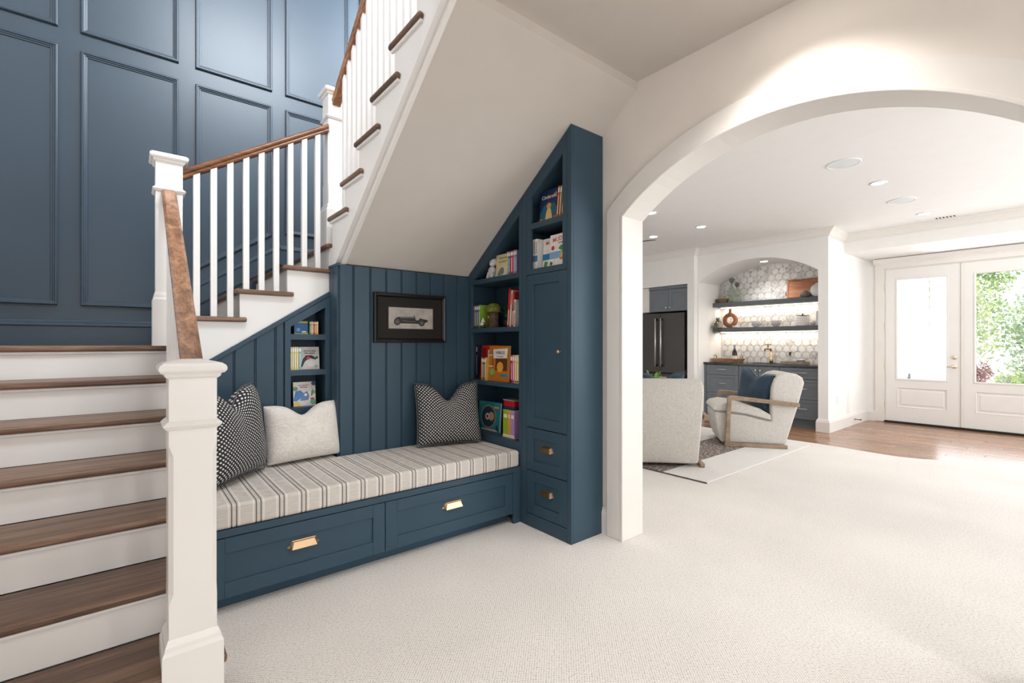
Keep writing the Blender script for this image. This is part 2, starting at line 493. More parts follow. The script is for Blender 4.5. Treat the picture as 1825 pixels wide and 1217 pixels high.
# second flight
SY = 3.262
nx = {8: 0.225, 9: 0.492, 10: 0.760, 11: 1.026}
for k in (8, 9, 10):
    z = RZ*k
    T(MB().box(nx[k], SY-0.002, z-0.030, nx[k+1]+0.045, WY-0.02, z), TREADY)
    T(MB().box(nx[k], SY-0.028, z-0.030, nx[k+1]+0.062, SY-0.001, z), TREAD)
    Rr(MB().box(nx[k]+0.026, SY+0.002, z-RZ, nx[k]+0.046, WY-0.02, z-0.030))
Rr(MB().box(nx[11]+0.026, SY+0.002, RZ*10, nx[11]+0.046, WY-0.02, RZ*11-0.030))
T(MB().box(nx[11], SY-0.028, RZ*11-0.03, 1.068, WY-0.02, RZ*11), TREADY)
for i in range(10):
    T(MB().box(1.07+i*0.129, SY-0.03, RZ*11-0.022, 1.07+(i+1)*0.129-0.001, WY-0.02, RZ*11), TREADY)
def low2(xx): return 1.124+0.650*(xx-0.364)
pts = [(0.236, low2(0.236)), (1.054, low2(1.054)), (1.054, RZ*10-0.03)]
pts += [(nx[10]+0.028, RZ*10-0.03), (nx[10]+0.028, RZ*9-0.03), (nx[9]+0.028, RZ*9-0.03), (nx[9]+0.028, RZ*8-0.03), (0.236, RZ*8-0.03)]
build(MB().prism(pts, 'y', SY, SY+0.028), 'stringer', STAIRW, parent=st)
# third flight
SX = 1.055
n3 = {k: 3.242-0.24*(k-12) for k in range(11, 20)}
for k in range(12, 18):
    z = RZ*k
    T(MB().box(SX+0.001, n3[k+1]-0.03, z-0.030, 2.355, n3[k], z), TREAD)
    T(MB().box(SX-0.027, n3[k+1]-0.100, z-0.030, SX, n3[k], z), TREADY)
    build(MB().box(SX-0.014, n3[k+1]-0.088, z-0.044, SX, n3[k]-0.012, z-0.030), 'cove_strip', STAIRW, parent=st)
    Rr(MB().box(SX+0.002, n3[k]-0.046, z-RZ, 2.355, n3[k]-0.026, z-0.030))
Rr(MB().box(SX+0.002, n3[18]-0.046, RZ*17, 2.355, n3[18]-0.026, RZ*18))
def lowA(y): return 1.737+0.718*(3.16-y)
def lowB(y): return 1.737+0.718*(3.10-y)
pts = [(3.262, 1.737), (3.16, 1.737)]
pts += [(1.70, lowA(1.70)), (1.70, RZ*18-0.005)]
pts += [(n3[18]-0.028, RZ*18-0.005)]
for k in range(17, 11, -1):
    pts += [(n3[k+1]-0.028, RZ*k-0.03), (n3[k]-0.028, RZ*k-0.03)]
pts += [(n3[12]-0.028, RZ*11-0.03), (3.262, RZ*11-0.03)]
build(MB().prism(pts, 'x', SX, SX+0.03), 'stringer', STAIRW, parent=st)
build(MB().prism([(3.10, 1.737), (1.715, lowB(1.715)), (1.715, lowA(1.715)+0.05), (3.16, 1.737+0.05), (3.16, 1.737)], 'x', SX+0.03, SX+0.05), 'fascia', STAIRW, parent=st)
# newels: shaft with stop chamfers, base plinth, collar, cap
def newel(x0, y0, wd, z0, zt, base_h, cz0, cz1, grow=0.018):
    cx, cy = x0+wd/2, y0+wd/2; h = wd/2
    def ring(hh, c, z):
        return [(cx-hh+c,cy-hh,z),(cx+hh-c,cy-hh,z),(cx+hh,cy-hh+c,z),(cx+hh,cy+hh-c,z),(cx+hh-c,cy+hh,z),(cx-hh+c,cy+hh,z),(cx-hh,cy+hh-c,z),(cx-hh,cy-hh+c,z)]
    mb = MB().loft([ring(h, 0.0015, z0), ring(h, 0.0015, cz0-0.02), ring(h, 0.013, cz0+0.015), ring(h, 0.013, cz1-0.015), ring(h, 0.0015, cz1+0.02), ring(h, 0.0015, zt-0.045)])
    o = build(mb, 'newel_post', STAIRW, parent=st)
    def sq(hh, z): return ring(hh, 0.001, z)
    b = z0+base_h
    build(MB().loft([sq(h+grow, z0), sq(h+grow, b-0.012), sq(h+grow-0.006, b), sq(h+grow*0.55, b+0.012), sq(h+grow*0.4, b+0.018), sq(h+0.002, b+0.032)]), 'base_plinth', STAIRW, parent=o)
    c = zt-0.215
    build(MB().loft([sq(h+0.002, c-0.012), sq(h+0.008, c-0.008), sq(h+0.015, c+0.002), sq(h+0.009, c+0.009), sq(h+0.002, c+0.016)]), 'collar_moulding', STAIRW, parent=o)
    build(MB().loft([sq(h+0.002, zt-0.062), sq(h+0.009, zt-0.056), sq(h+0.012, zt-0.046), sq(h+0.020, zt-0.044), sq(h+0.026, zt-0.036), sq(h+0.027, zt-0.028), sq(h+0.024, zt-0.020), sq(h+0.014, zt-0.012), sq(h*0.45, zt)]), 'cap', STAIRW, parent=o)
    return o
newel(0.095, 1.85, 0.132, 0.0, 1.166, 0.24, 0.40, 0.87)
newel(0.110, 3.268, 0.124, 1.204, 2.292, 0.27, 1.62, 1.98, 0.014)
newel(1.052, 3.285, 0.124, 1.892, 2.985, 0.255, 2.32, 2.68, 0.014)
RP = [(-0.026,0.0),(-0.030,0.012),(-0.024,0.020),(-0.034,0.030),(-0.034,0.046),(-0.022,0.058),(0.022,0.058),(0.034,0.046),(0.034,0.030),(0.024,0.020),(0.030,0.012),(0.026,0.0)]
build(MB().bar((0.170, 1.978, 1.092), (0.170, 3.272, 2.030), (1,0,0), RP), 'handrail', RAIL, parent=st, bevel=0.004)
build(MB().bar((0.230, 3.312, 2.158), (1.056, 3.312, 2.664), (0,1,0), RP), 'handrail', RAILX, parent=st, bevel=0.004)
build(MB().bar((1.108, 3.290, 2.850), (1.108, 1.60, 2.850+0.718*1.69), (1,0,0), RP), 'handrail', RAIL, parent=st, bevel=0.004)
def bal(x, y, z0, z1, slope, axis, hw=0.0165):
    mb = MB()
    if axis == 'y':
        a, b = z1-slope*hw, z1+slope*hw
        mb.add([(x-hw,y-hw,z0),(x+hw,y-hw,z0),(x+hw,y+hw,z0),(x-hw,y+hw,z0),(x-hw,y-hw,a),(x+hw,y-hw,a),(x+hw,y+hw,b),(x-hw,y+hw,b)], [(0,3,2,1),(4,5,6,7),(0,1,5,4),(1,2,6,5),(2,3,7,6),(3,0,4,7)])
    else:
        a, b = z1-slope*hw, z1+slope*hw
        mb.add([(x-hw,y-hw,z0),(x+hw,y-hw,z0),(x+hw,y+hw,z0),(x-hw,y+hw,z0),(x-hw,y-hw,a),(x+hw,y-hw,b),(x+hw,y+hw,b),(x-hw,y+hw,a)], [(0,3,2,1),(4,5,6,7),(0,1,5,4),(1,2,6,5),(2,3,7,6),(3,0,4,7)])
    return build(mb, 'baluster', STAIRW, parent=st, bevel=0.002, segs=1)
for i in range(9):
    xb = 0.3015+0.0852*i
    k = 8 if xb < nx[9] else (9 if xb < nx[10] else 10)
    bal(xb, 3.300, RZ*k, 2.160+0.6126*(xb-0.230), 0.6126, 'x')
for i in range(17):
    yb = 3.115-0.0803*i
    k = max(q for q in range(12, 19) if n3[q] >= yb+0.005) if yb < n3[12] else 12
    bal(1.108, yb, RZ*k, 2.852+0.718*(3.290-yb), -0.718, 'y')
for i in range(13):
    yb = 2.10+0.0885*i
    k = max(q for q in range(1, 8) if ny[q-1] <= yb)
    bal(0.170, yb, RZ*k, 1.094+0.7249*(yb-1.978), 0.7249, 'y')

# sloped soffit under the third flight
zs = lambda y: lowB(y)+0.004
mb = MB().prism([(3.262, 1.737), (3.10, 1.737+0.004), (1.715, zs(1.715)), (1.715, zs(1.715)+0.10), (3.262, 1.85)], 'x', SX+0.05, 2.36)
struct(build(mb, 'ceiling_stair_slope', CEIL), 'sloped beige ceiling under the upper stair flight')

# ------------------------------------------------------------------ nook walls
NB = struct(build(MB().box(1.056, 3.094, -0.02, 2.36, 3.26, 1.735), 'wall_nook_back', BLUE), 'blue board wall at the back of the reading nook')
ed = [1.056, 1.15, 1.266, 1.38, 1.495, 1.612, 1.727, 1.841, 1.959, 2.072]
for a, b in zip(ed, ed[1:]):
    build(MB().box(a+0.0055, 3.082, 0.38, b-0.0055, 3.094, 1.733), 'board', BLUE, parent=NB, bevel=0.003)
    if b < 2.0: build(MB().box(b-0.0025, 3.0835, 0.38, b+0.0025, 3.094, 1.733), 'bead', BLUE, parent=NB, bevel=0.0015)
for k in range(2):
    build(MB().box(1.048, 3.097+k*0.085, 0.38, 1.056, 3.175+k*0.085, 1.728), 'board', BLUE, parent=NB, bevel=0.003)
build(MB().box(1.044, 3.078, 1.722, 1.062, 3.262, 1.741), 'cap_strip', BLUE, parent=NB, bevel=0.003)
NL = struct(build(MB().prism([(0.246, -0.02), (0.767, -0.02), (0.767, low2(0.767)), (0.246, low2(0.246))], 'y', 3.266, 3.29), 'wall_nook_left', BLUE), 'blue board wall below the stair stringer')
ed = [0.258, 0.372, 0.486, 0.600, 0.714, 0.767]
for a, b in zip(ed, ed[1:]):
    build(MB().prism([(a+0.0055, 0.38), (b-0.0055, 0.38), (b-0.0055, low2(b)-0.002), (a+0.0055, low2(a)-0.002)], 'y', 3.254, 3.266), 'board', BLUE, parent=NL, bevel=0.003)
    if b < 0.75: build(MB().box(b-0.0025, 3.2555, 0.38, b+0.0025, 3.266, low2(b)-0.004), 'bead', BLUE, parent=NL, bevel=0.0015)
build(MB().prism([(0.246, low2(0.246)-0.032), (1.05, low2(1.05)-0.032), (1.05, low2(1.05)), (0.246, low2(0.246))], 'y', 3.246, 3.266), 'slanted_trim', BLUE, parent=NL, bevel=0.003)

# recessed book niche in the left nook wall
nb = thing('recessed_bookcase', 'small blue niche shelf with a slanted top set under the stairs', 'bookcase', (0.91, 3.35, 0.5))
F0, F1 = 3.246, 3.268
fr = MB()
fr.prism([(0.768, 0.50), (0.803, 0.50), (0.803, 1.324), (0.768, 1.302)], 'y', F0, F1)
fr.prism([(1.019, 0.50), (1.054, 0.50), (1.054, 1.49), (1.019, 1.458)], 'y', F0, F1)
fr.prism([(0.768, 1.302), (0.803, 1.324), (1.019, 1.458), (1.054, 1.49), (1.054, 1.538), (0.768, 1.353)], 'y', F0, F1)
build(fr, 'face_frame', BLUE, parent=nb)
for z0, z1 in ((1.241, 1.277), (1.008, 1.043), (0.755, 0.800)):
    build(MB().box(0.803, F0, z0, 1.019, 3.46, z1), 'shelf', BLUE, parent=nb)
build(MB().prism([(0.77, 0.5), (1.052, 0.5), (1.052, 1.53), (0.77, 1.345)], 'y', 3.46, 3.475), 'back_panel', BLUE, parent=nb)
build(MB().box(0.785, F1, 0.5, 0.803, 3.46, 1.35), 'side_panel', BLUE, parent=nb)
build(MB().box(1.019, F1, 0.5, 1.036, 3.46, 1.50), 'side_panel', BLUE, parent=nb)
build(MB().prism([(0.785, 1.34), (1.036, 1.495), (1.036, 1.515), (0.785, 1.36)], 'y', F1, 3.46), 'top_panel', BLUE, parent=nb)

# ------------------------------------------------------------------ cup pulls, shaker fronts
def cup_pull(parent, cx, cy, cz, facing, mat, L=0.14):
    def q(l, o, z):
        return (cx+l, cy-o, cz+z) if facing == 'y' else (cx-o, cy+l, cz+z)
    h = L/2
    mb = MB()
    A = [q(-h+0.010, 0, 0.018), q(h-0.010, 0, 0.018), q(h-0.002, 0, -0.014), q(-h+0.002, 0, -0.014)]
    B = [q(-h+0.022, 0.016, 0.016), q(h-0.022, 0.016, 0.016), q(h-0.012, 0.026, -0.016), q(-h+0.012, 0.026, -0.016)]
    mb.add(A+B, [(0,1,5,4), (1,2,6,5), (0,4,7,3), (4,5,6,7)])
    C = [q(-h+0.024, 0.014, 0.013), q(h-0.024, 0.014, 0.013), q(h-0.015, 0.023, -0.016), q(-h+0.015, 0.023, -0.016)]
    mb.add(C+[B[2], B[3]], [(3,2,1,0), (3,2,4,5)])
    for s in (-1, 1):
        mb.add([q(s*(h+0.006), 0, -0.010), q(s*(h-0.004), 0, -0.018), q(s*(h-0.004), 0, 0.000), q(s*(h-0.004), 0.008, -0.012)], [(0,1,3),(0,3,2),(1,2,3),(0,2,1)])
    rim = [q(-h+0.004, 0.002, -0.012), q(-h+0.016, 0.006, 0.019), q(h-0.016, 0.006, 0.019), q(h-0.004, 0.002, -0.012)]
    mb.tube(rim, 0.0035, 6)
    return build(mb, 'handle', mat, parent=parent)
def shaker(parent, name, a0, a1, z0, z1, p, facing, mat, rail=0.058, th=0.02, inset=0.009, rz0=None):
    # frame-and-panel front in one mesh; p is the front plane coordinate (faces -p)
    rb = rz0 if rz0 else rail
    def bx(mb, u0, w0, u1, w1, d0, d1):
        if facing == 'y': mb.box(u0, p+d0, w0, u1, p+d1, w1)
        else: mb.box(p+d0, u0, w0, p+d1, u1, w1)
    mb = MB()
    bx(mb, a0, z0, a0+rail, z1, 0, th); bx(mb, a1-rail, z0, a1, z1, 0, th)
    bx(mb, a0+rail, z0, a1-rail, z0+rb, 0, th); bx(mb, a0+rail, z1-rb, a1-rail, z1, 0, th)
    o = build(mb, name, mat, parent=parent, bevel=0.0015, segs=1)
    m2 = MB(); bx(m2, a0+rail, z0+rb, a1-rail, z1-rb, inset, th)
    build(m2, 'centre_panel', mat, parent=o)
    return o

# ------------------------------------------------------------------ bench with two drawers
bn = thing('built_in_bench', 'slate blue built-in bench with two wide drawers', 'bench', (1.15, 2.8, 0))
mb = MB().box(0.262, 2.474, 0.068, 2.055, 3.075, 0.3445)
build(mb, 'body', BLUE, parent=bn)
mb = MB().prism([(0.262, 2.450), (2.063, 2.450), (2.063, 3.078), (1.044, 3.078), (1.044, 3.243), (0.262, 3.243)], 'z', 0.345, 0.378)
build(mb, 'seat_board', BLUE, parent=bn, bevel=0.002)
build(MB().box(0.262, 2.528, 0.0, 2.003, 2.55, 0.068), 'toe_kick', BLUE, parent=bn)
build(MB().box(2.006, 2.452, 0.0, 2.063, 2.474, 0.345), 'end_post', BLUE, parent=bn, bevel=0.002)
d1 = shaker(bn, 'drawer', 0.262, 1.0905, 0.070, 0.3405, 2.452, 'y', BLUE, rail=0.068, rz0=0.068)
cup_pull(d1, 0.668, 2.461, 0.232, 'y', BRASS)
d2 = shaker(bn, 'drawer', 1.0945, 2.003, 0.070, 0.3405, 2.452, 'y', BLUE, rail=0.070, rz0=0.066)
cup_pull(d2, 1.532, 2.461, 0.232, 'y', BRASS)

# cushion
cs = MB().prism([(0.285, 2.452), (2.058, 2.452), (2.058, 3.074), (1.040, 3.074), (1.040, 3.235), (0.285, 3.235)], 'z', 0.379, 0.488)
def cushion_mat(ox):
    m, nt, b = newmat('striped_cushion_fabric')
    t = nd(nt, 'ShaderNodeTexCoord'); s = nd(nt, 'ShaderNodeSeparateXYZ')
    nt.links.new(t.outputs['Object'], s.inputs[0])
    def mth(op, a, bb=None, c=None):
        n = nd(nt, 'ShaderNodeMath', operation=op)
        for i, v in enumerate((a, bb, c)):
            if v is None: continue
            if isinstance(v, (int, float)): n.inputs[i].default_value = v
            else: nt.links.new(v, n.inputs[i])
        return n.outputs[0]
    u = mth('MODULO', mth('ADD', s.outputs[0], ox-0.3525+10.0), 0.1)      # stripe pairs repeat every 10 cm
    def band(c, h): return mth('LESS_THAN', mth('ABSOLUTE', mth('SUBTRACT', u, c)), h)
    lines = mth('MAXIMUM', band(0.0045, 0.0026), band(0.0245, 0.0026))
    light = mth('MAXIMUM', band(0.036, 0.004), band(0.093, 0.004))
    dash = mth('GREATER_THAN', mth('MODULO', mth('ADD', mth('ADD', s.outputs[1], s.outputs[2]), 5.0), 0.0065), 0.0014)
    fac = mth('MULTIPLY', lines, dash)
    n = nd(nt, 'ShaderNodeTexNoise'); n.inputs['Scale'].default_value = 1.0; n.inputs['Detail'].default_value = 3
    nt.links.new(objco(nt, (25, 25, 420)), n.inputs['Vector'])
    basec = ramp(nt, n.outputs[0], [(0.3, (0.53, 0.485, 0.44, 1)), (0.7, (0.64, 0.595, 0.55, 1))])
    m1 = nd(nt, 'ShaderNodeMix', data_type='RGBA'); m1.inputs[7].default_value = (0.72, 0.68, 0.63, 1)
    nt.links.new(mth('MULTIPLY', light, 0.75), m1.inputs[0]); nt.links.new(basec, m1.inputs[6])
    m2 = nd(nt, 'ShaderNodeMix', data_type='RGBA'); m2.inputs[7].default_value = (0.03, 0.03, 0.034, 1)
    nt.links.new(fac, m2.inputs[0]); nt.links.new(m1.outputs[2], m2.inputs[6])
    nt.links.new(m2.outputs[2], b.inputs['Base Color'])
    b.inputs['Roughness'].default_value = 0.95; b.inputs['Specular IOR Level'].default_value = 0.15
    bumpn(nt, b, n.outputs[0], 0.3, 0.001)
    return m
CUSH = cushion_mat((0.285+2.058)/2)
cu = thing('seat_cushion', 'long cream bench cushion with paired black stitched stripes', 'cushion', (1.17, 2.76, 0.379))
co = build(cs, 'pad', CUSH, parent=cu, bevel=0.018, segs=4, smooth=False)
pp = [(0.285,2.450),(2.058,2.450)]
build(MB().tube([(0.287, 2.4535, 0.470), (2.056, 2.4535, 0.470)], 0.0016, 6), 'piping', plain('cushion_piping', (0.40, 0.37, 0.34), 0.9), parent=cu)

# ------------------------------------------------------------------ tall cabinet and stepped bookcase
CX0, CX1 = 2.065, 2.356
st_ = lambda y: lowB(y)-0.001
tc = thing('tall_cabinet', 'tall slate blue cabinet with two open shelves, door and two drawers', 'cabinet', (2.2, 2.2, 0))
build(MB().prism([(1.976, 0), (2.0, 0), (2.0, st_(2.0)), (1.976, st_(1.976))], 'x', CX0+0.0205, CX1), 'side_panel', BLUE, parent=tc, bevel=0.002)
sd = 2.432
build(MB().prism([(sd-0.02, 0), (sd, 0), (sd, st_(sd)), (sd-0.02, st_(sd-0.02))], 'x', CX0+0.02, CX1), 'side_panel', BLUE, parent=tc)
build(MB().prism([(2.0, 0), (sd-0.02, 0), (sd-0.02, st_(sd)), (2.0, st_(2.02))], 'x', CX1-0.015, CX1), 'back_panel', BLUE, parent=tc)
ff = MB()
f0, f1 = CX0, CX0+0.02
ff.prism([(1.976, 0), (2.012, 0), (2.012, st_(2.012)), (1.976, st_(1.976))], 'x', f0, f1)
ff.prism([(2.390, 0), (2.433, 0), (2.433, st_(2.433)), (2.390, st_(2.390))], 'x', f0, f1)
ff.prism([(2.014, 1.672), (2.050, 1.672), (2.050, 2.386), (2.014, 2.41)], 'x', f0, f1)
ff.prism([(2.345, 1.672), (2.388, 1.672), (2.388, 2.152), (2.345, 2.182)], 'x', f0, f1)
ff.prism([(2.014, 2.41), (2.050, 2.386), (2.345, 2.182), (2.388, 2.152), (2.388, st_(2.388)), (2.014, st_(2.014))], 'x', f0, f1)
ff.box(f0, 2.050, 1.672, f1, 2.345, 1.708)
ff.box(f0, 2.050, 1.973, f1, 2.345, 2.010)
ff.box(f0, 2.014, 0.0, f1, 2.388, 0.085)
build(ff, 'face_frame', BLUE, parent=tc, bevel=0.001, segs=1)
build(MB().box(f1, 2.0, 1.973, CX1-0.015, sd-0.02, 2.009), 'shelf', BLUE, parent=tc)
build(MB().box(f1, 2.0, 1.672, CX1-0.015, sd-0.02, 1.707), 'shelf', BLUE, parent=tc)
build(MB().prism([(2.0, 2.43), (2.05, 2.40), (2.36, 2.186), (sd-0.02, 2.15), (sd-0.02, 2.17), (2.0, 2.45)], 'x', f1, CX1-0.015), 'sloped_top', BLUE, parent=tc)
build(MB().box(f1, 2.0, 0.0, f1+0.03, sd-0.02, 1.66), 'gap_shade_sheet', DARK, parent=tc)  # near-black sheet puts the shade into the gaps around door and drawers
dr = shaker(tc, 'door', 2.015, 2.387, 0.662, 1.669, CX0, 'x', BLUE, rail=0.066)
kn = MB().lathe((CX0-0.001, 2.066, 1.165), [(0.009, 0.0), (0.007, -0.006), (0.0055, -0.014), (0.011, -0.018), (0.012, -0.026), (0.009, -0.030)], 16, 'x')
build(kn, 'knob', BRASS, parent=dr, smooth=True)
for z0, z1, hz in ((0.377, 0.656, 0.533), (0.089, 0.372, 0.252)):
    d = shaker(tc, 'drawer', 2.015, 2.387, z0, z1, CX0, 'x', BLUE, rail=0.068)
    cup_pull(d, CX0+0.009, 2.196, hz, 'x', BRONZE, 0.115)

bc = thing('stepped_bookcase', 'slate blue open bookcase beside the bench with slanted top', 'bookcase', (2.2, 2.76, 0))
ff = MB()
ff.prism([(2.435, 0), (2.468, 0), (2.468, st_(2.468)), (2.435, st_(2.435))], 'x', f0, f1)
ff.prism([(3.040, 0), (3.080, 0), (3.080, st_(3.080)), (3.040, st_(3.040))], 'x', f0, f1)
ff.prism([(2.468, 2.095), (2.995, 1.712), (3.010, 1.700), (3.040, 1.700), (3.040, st_(3.040)), (2.468, st_(2.468))], 'x', f0, f1)
ff.box(f0, 2.468, 1.668, f1, 3.040, 1.703)
ff.box(f0, 2.468, 1.300, f1, 3.040, 1.333)
ff.box(f0, 2.468, 0.905, f1, 3.040, 0.936)
ff.box(f0, 2.468, 0.0, f1, 3.040, 0.540)
build(ff, 'face_frame', BLUE, parent=bc, bevel=0.001, segs=1)
for z0, z1 in ((1.668, 1.703), (1.300, 1.333), (0.905, 0.936), (0.505, 0.540)):
    build(MB().box(f1, 2.451, z0, CX1-0.012, 3.094, z1), 'shelf', BLUE, parent=bc)
build(MB().prism([(2.451, 0.4), (3.093, 0.4), (3.093, 1.73), (2.451, st_(2.451)-0.01)], 'x', CX1-0.012, CX1), 'back_panel', BLUE, parent=bc)
build(MB().prism([(2.435, 0.0), (2.4505, 0.0), (2.4505, st_(2.4505)-0.01), (2.435, st_(2.435)-0.03)], 'x', f1, CX1-0.012), 'side_panel', BLUE, parent=bc)
build(MB().prism([(2.4515, 2.12), (3.0, 1.722), (3.09, 1.722), (3.09, 1.728), (3.07, 1.745), (2.4515, 2.175)], 'x', f1, CX1-0.012), 'sloped_top', BLUE, parent=bc)

# ================================================================== lounge beyond the arch
YL = 4.147
o = arch_wall('wall_bar', WALL2, 7.40, 8.158, 2.26, 4.167, 2.383, YL, 2.235, 0.278, CZ)
o['label'] = 'white wall with the arched bar alcove'
mb = MB().box(7.293, 4.167, -0.03, 8.26, 4.289, CZ).box(7.293, 4.289, 2.22, 8.26, 5.32, CZ).box(7.293, 5.32, -0.03, 8.26, 6.0, CZ)
struct(build(mb, 'wall_fridge', WALL2), 'white wall around the refrigerator recess')
bk = struct(build(MB().box(8.158, 2.26, -0.03, 8.30, 5.4, CZ), 'wall_bar_back', plain('tile_grout', (0.76, 0.735, 0.705), 0.8)), 'marble mosaic tiled back wall of the bar alcove')
mb = MB().box(8.30, 2.26, -0.03, 9.12, 2.38, CZ)
struct(build(mb, 'wall_lounge_side', WALL2), 'white return wall beside the glazed doors')
# alcove tiles: hexagons with small triangles between
def marble(name, c0, c1, vein):
    m, nt, b = newmat(name)
    n = nd(nt, 'ShaderNodeTexNoise'); n.inputs['Scale'].default_value = 9; n.inputs['Detail'].default_value = 8; n.inputs['Distortion'].default_value = 2.2
    nt.links.new(objco(nt, rnd=True), n.inputs['Vector'])
    nt.links.new(ramp(nt, n.outputs[0], [(0.36, vein), (0.44, c0), (0.62, c1)]), b.inputs['Base Color'])
    b.inputs['Roughness'].default_value = 0.25
    return m
MARB = [marble('marble_white', (0.80, 0.78, 0.755, 1), (0.85, 0.83, 0.81, 1), (0.70, 0.68, 0.65, 1)),
        marble('marble_veined', (0.78, 0.76, 0.73, 1), (0.84, 0.82, 0.79, 1), (0.52, 0.50, 0.48, 1)),
        marble('marble_grey', (0.60, 0.58, 0.56, 1), (0.70, 0.68, 0.66, 1), (0.36, 0.35, 0.34, 1))]
sd_ = 0.056
hexes = []
for m in MARB:
    pts = [(0.965*sd_*math.cos(math.pi/6+i*math.pi/3), 0.965*sd_*math.sin(math.pi/6+i*math.pi/3)) for i in range(6)]
    h = MB().prism(pts, 'x', -0.004, 0.004)
    hexes.append(build(h, 'tile', m, parent=bk, bevel=0.002, segs=1, local=True))
used = [False]*3
bkl = WM[bk.name].translation
arc = arc_pts(2.383, YL, 2.235, 0.278, 40)
def arc_z(y):
    for (a, za), (b, zb) in zip(arc, arc[1:]):
        if a <= y <= b: return za+(zb-za)*(y-a)/(b-a)
    return 0
tri = MB(); cnt = 0
row = 0; z = 0.93
while z < 2.56:
    y = 2.40+(row % 2)*sd_
    while y < YL-0.02:
        zz = arc_z(y)
        if 2.42 < y and z-0.03 < zz and cnt < 300:
            q = random.random(); i = 0 if q < 0.62 else (1 if q < 0.9 else 2)
            loc = Vector((8.156, y, z))-bkl
            if not used[i]: hexes[i].location = loc; used[i] = True
            else: clone(hexes[i], loc, bk)
            cnt += 1
            # triangles up and down at the hexagon's right side
            for s in (1, -1):
                cy, cz_ = y+sd_, z+s*sd_/math.sqrt(3)
                if cy < YL-0.03 and cz_ < arc_z(cy):
                    rr = 0.027
                    tri.prism([(cy+rr*math.sin(t*2*math.pi/3), cz_-s*rr*math.cos(t*2*math.pi/3)) for t in range(3)], 'x', 8.1515, 8.158)
        y += 2*sd_
    z += 2*sd_*math.sin(math.pi/3); row += 1
t = build(tri, 'tile_triangles', MARB[2], parent=bk); t['kind'] = 'stuff'

# crown and baseboards of the lounge
CR = [(0, CZ-0.105), (0.012, CZ-0.105), (0.016, CZ-0.092), (0.026, CZ-0.086), (0.036, CZ-0.064), (0.060, CZ-0.036), (0.078, CZ-0.024), (0.084, CZ-0.012), (0.095, CZ-0.010), (0.095, CZ), (0, CZ)]
mb = MB().sweep([(7.293, 6.0), (7.293, 4.167), (7.40, 4.167), (7.40, 2.26), (8.07, 2.26), (8.07, -3.2)], CR)
struct(build(mb, 'trim_3', TRIM), 'white crown moulding around the lounge ceiling')
BB = [(0, -0.01), (0.022, -0.01), (0.022, 0.13), (0.016, 0.145), (0.014, 0.155), (0.006, 0.170), (0, 0.172)]
mb = MB().sweep([(7.46, 2.383), (7.40, 2.383), (7.40, 2.26), (9.10, 2.26)], BB)
struct(build(mb, 'baseboard_bar', TRIM), 'tall white baseboard wrapping the alcove corner')
mb = MB().sweep([(9.12, 2.26), (9.12, 2.14)], BB)
struct(build(mb, 'baseboard_door', TRIM), 'short white baseboard left of the door casing')
# door wall
mb = MB().box(9.12, 2.045, -0.03, 9.27, 2.38, CZ).box(9.12, 0.265, 2.372, 9.27, 2.045, CZ).box(9.12, -3.2, -0.03, 9.27, 0.265, CZ)
struct(build(mb, 'wall_door', WALL2), 'white wall around the glazed double doors')
mb = MB().box(9.098, 2.032, 0, 9.122, 2.140, 2.37).box(9.098, 0.17, 0, 9.122, 0.278, 2.37).box(9.098, 0.17, 2.37, 9.122, 2.14, 2.44)
mb.sweep([(9.12, 2.16), (9.12, 0.15)], [(0, 2.44), (0.03, 2.44), (0.034, 2.455), (0.03, 2.462), (0.05, 2.50), (0.055, 2.512), (0.06, 2.52), (0, 2.52)])
mb.box(9.122, 2.018, 0, 9.27, 2.046, 2.372).box(9.122, 0.264, 0, 9.27, 0.292, 2.372).box(9.122, 0.292, 2.352, 9.27, 2.018, 2.372)
struct(build(mb, 'trim_4', TRIM), 'white casing with a crown header around the doors')
struct(build(MB().box(9.09, 0.29, -0.012, 9.27, 2.02, 0.022), 'trim_5', BLACK), 'black door threshold strip')
# lounge outer walls
mb = MB().box(2.54, 6.0, -0.03, 9.3, 6.1, CZ)
struct(build(mb, 'wall_lounge_left', WALL2), 'white end wall of the lounge')
mb = MB().box(2.54, -3.3, -0.03, 3.8, -3.2, CZ).box(7.4, -3.3, -0.03, 9.3, -3.2, CZ).box(3.8, -3.3, -0.03, 7.4, -3.2, 0.6).box(3.8, -3.3, 2.5, 7.4, -3.2, CZ)
struct(build(mb, 'wall_lounge_right', WALL2), 'white lounge wall with a wide opening added for light')

# glazed doors
def glassmat():
    m, nt, b = newmat('clear_door_glass')
    tr = nd(nt, 'ShaderNodeBsdfTransparent'); tr.inputs[0].default_value = (0.97, 0.98, 0.98, 1)
    gl = nd(nt, 'ShaderNodeBsdfGlossy'); gl.inputs['Roughness'].default_value = 0.02
    fz = nd(nt, 'ShaderNodeFresnel'); fz.inputs[0].default_value = 1.25
    mx = nd(nt, 'ShaderNodeMixShader')
    out = nt.nodes['Material Output']
    nt.links.new(fz.outputs[0], mx.inputs[0]); nt.links.new(tr.outputs[0], mx.inputs[1]); nt.links.new(gl.outputs[0], mx.inputs[2])
    nt.links.new(mx.outputs[0], out.inputs[0])
    return m
PANE = glassmat()
PALEB = plain('pale_door_brass', lin(232, 220, 200), 0.36, metal=0.75)
DOORW = plain('white_door_paint', (0.80, 0.775, 0.745), 0.4, var=0.01)
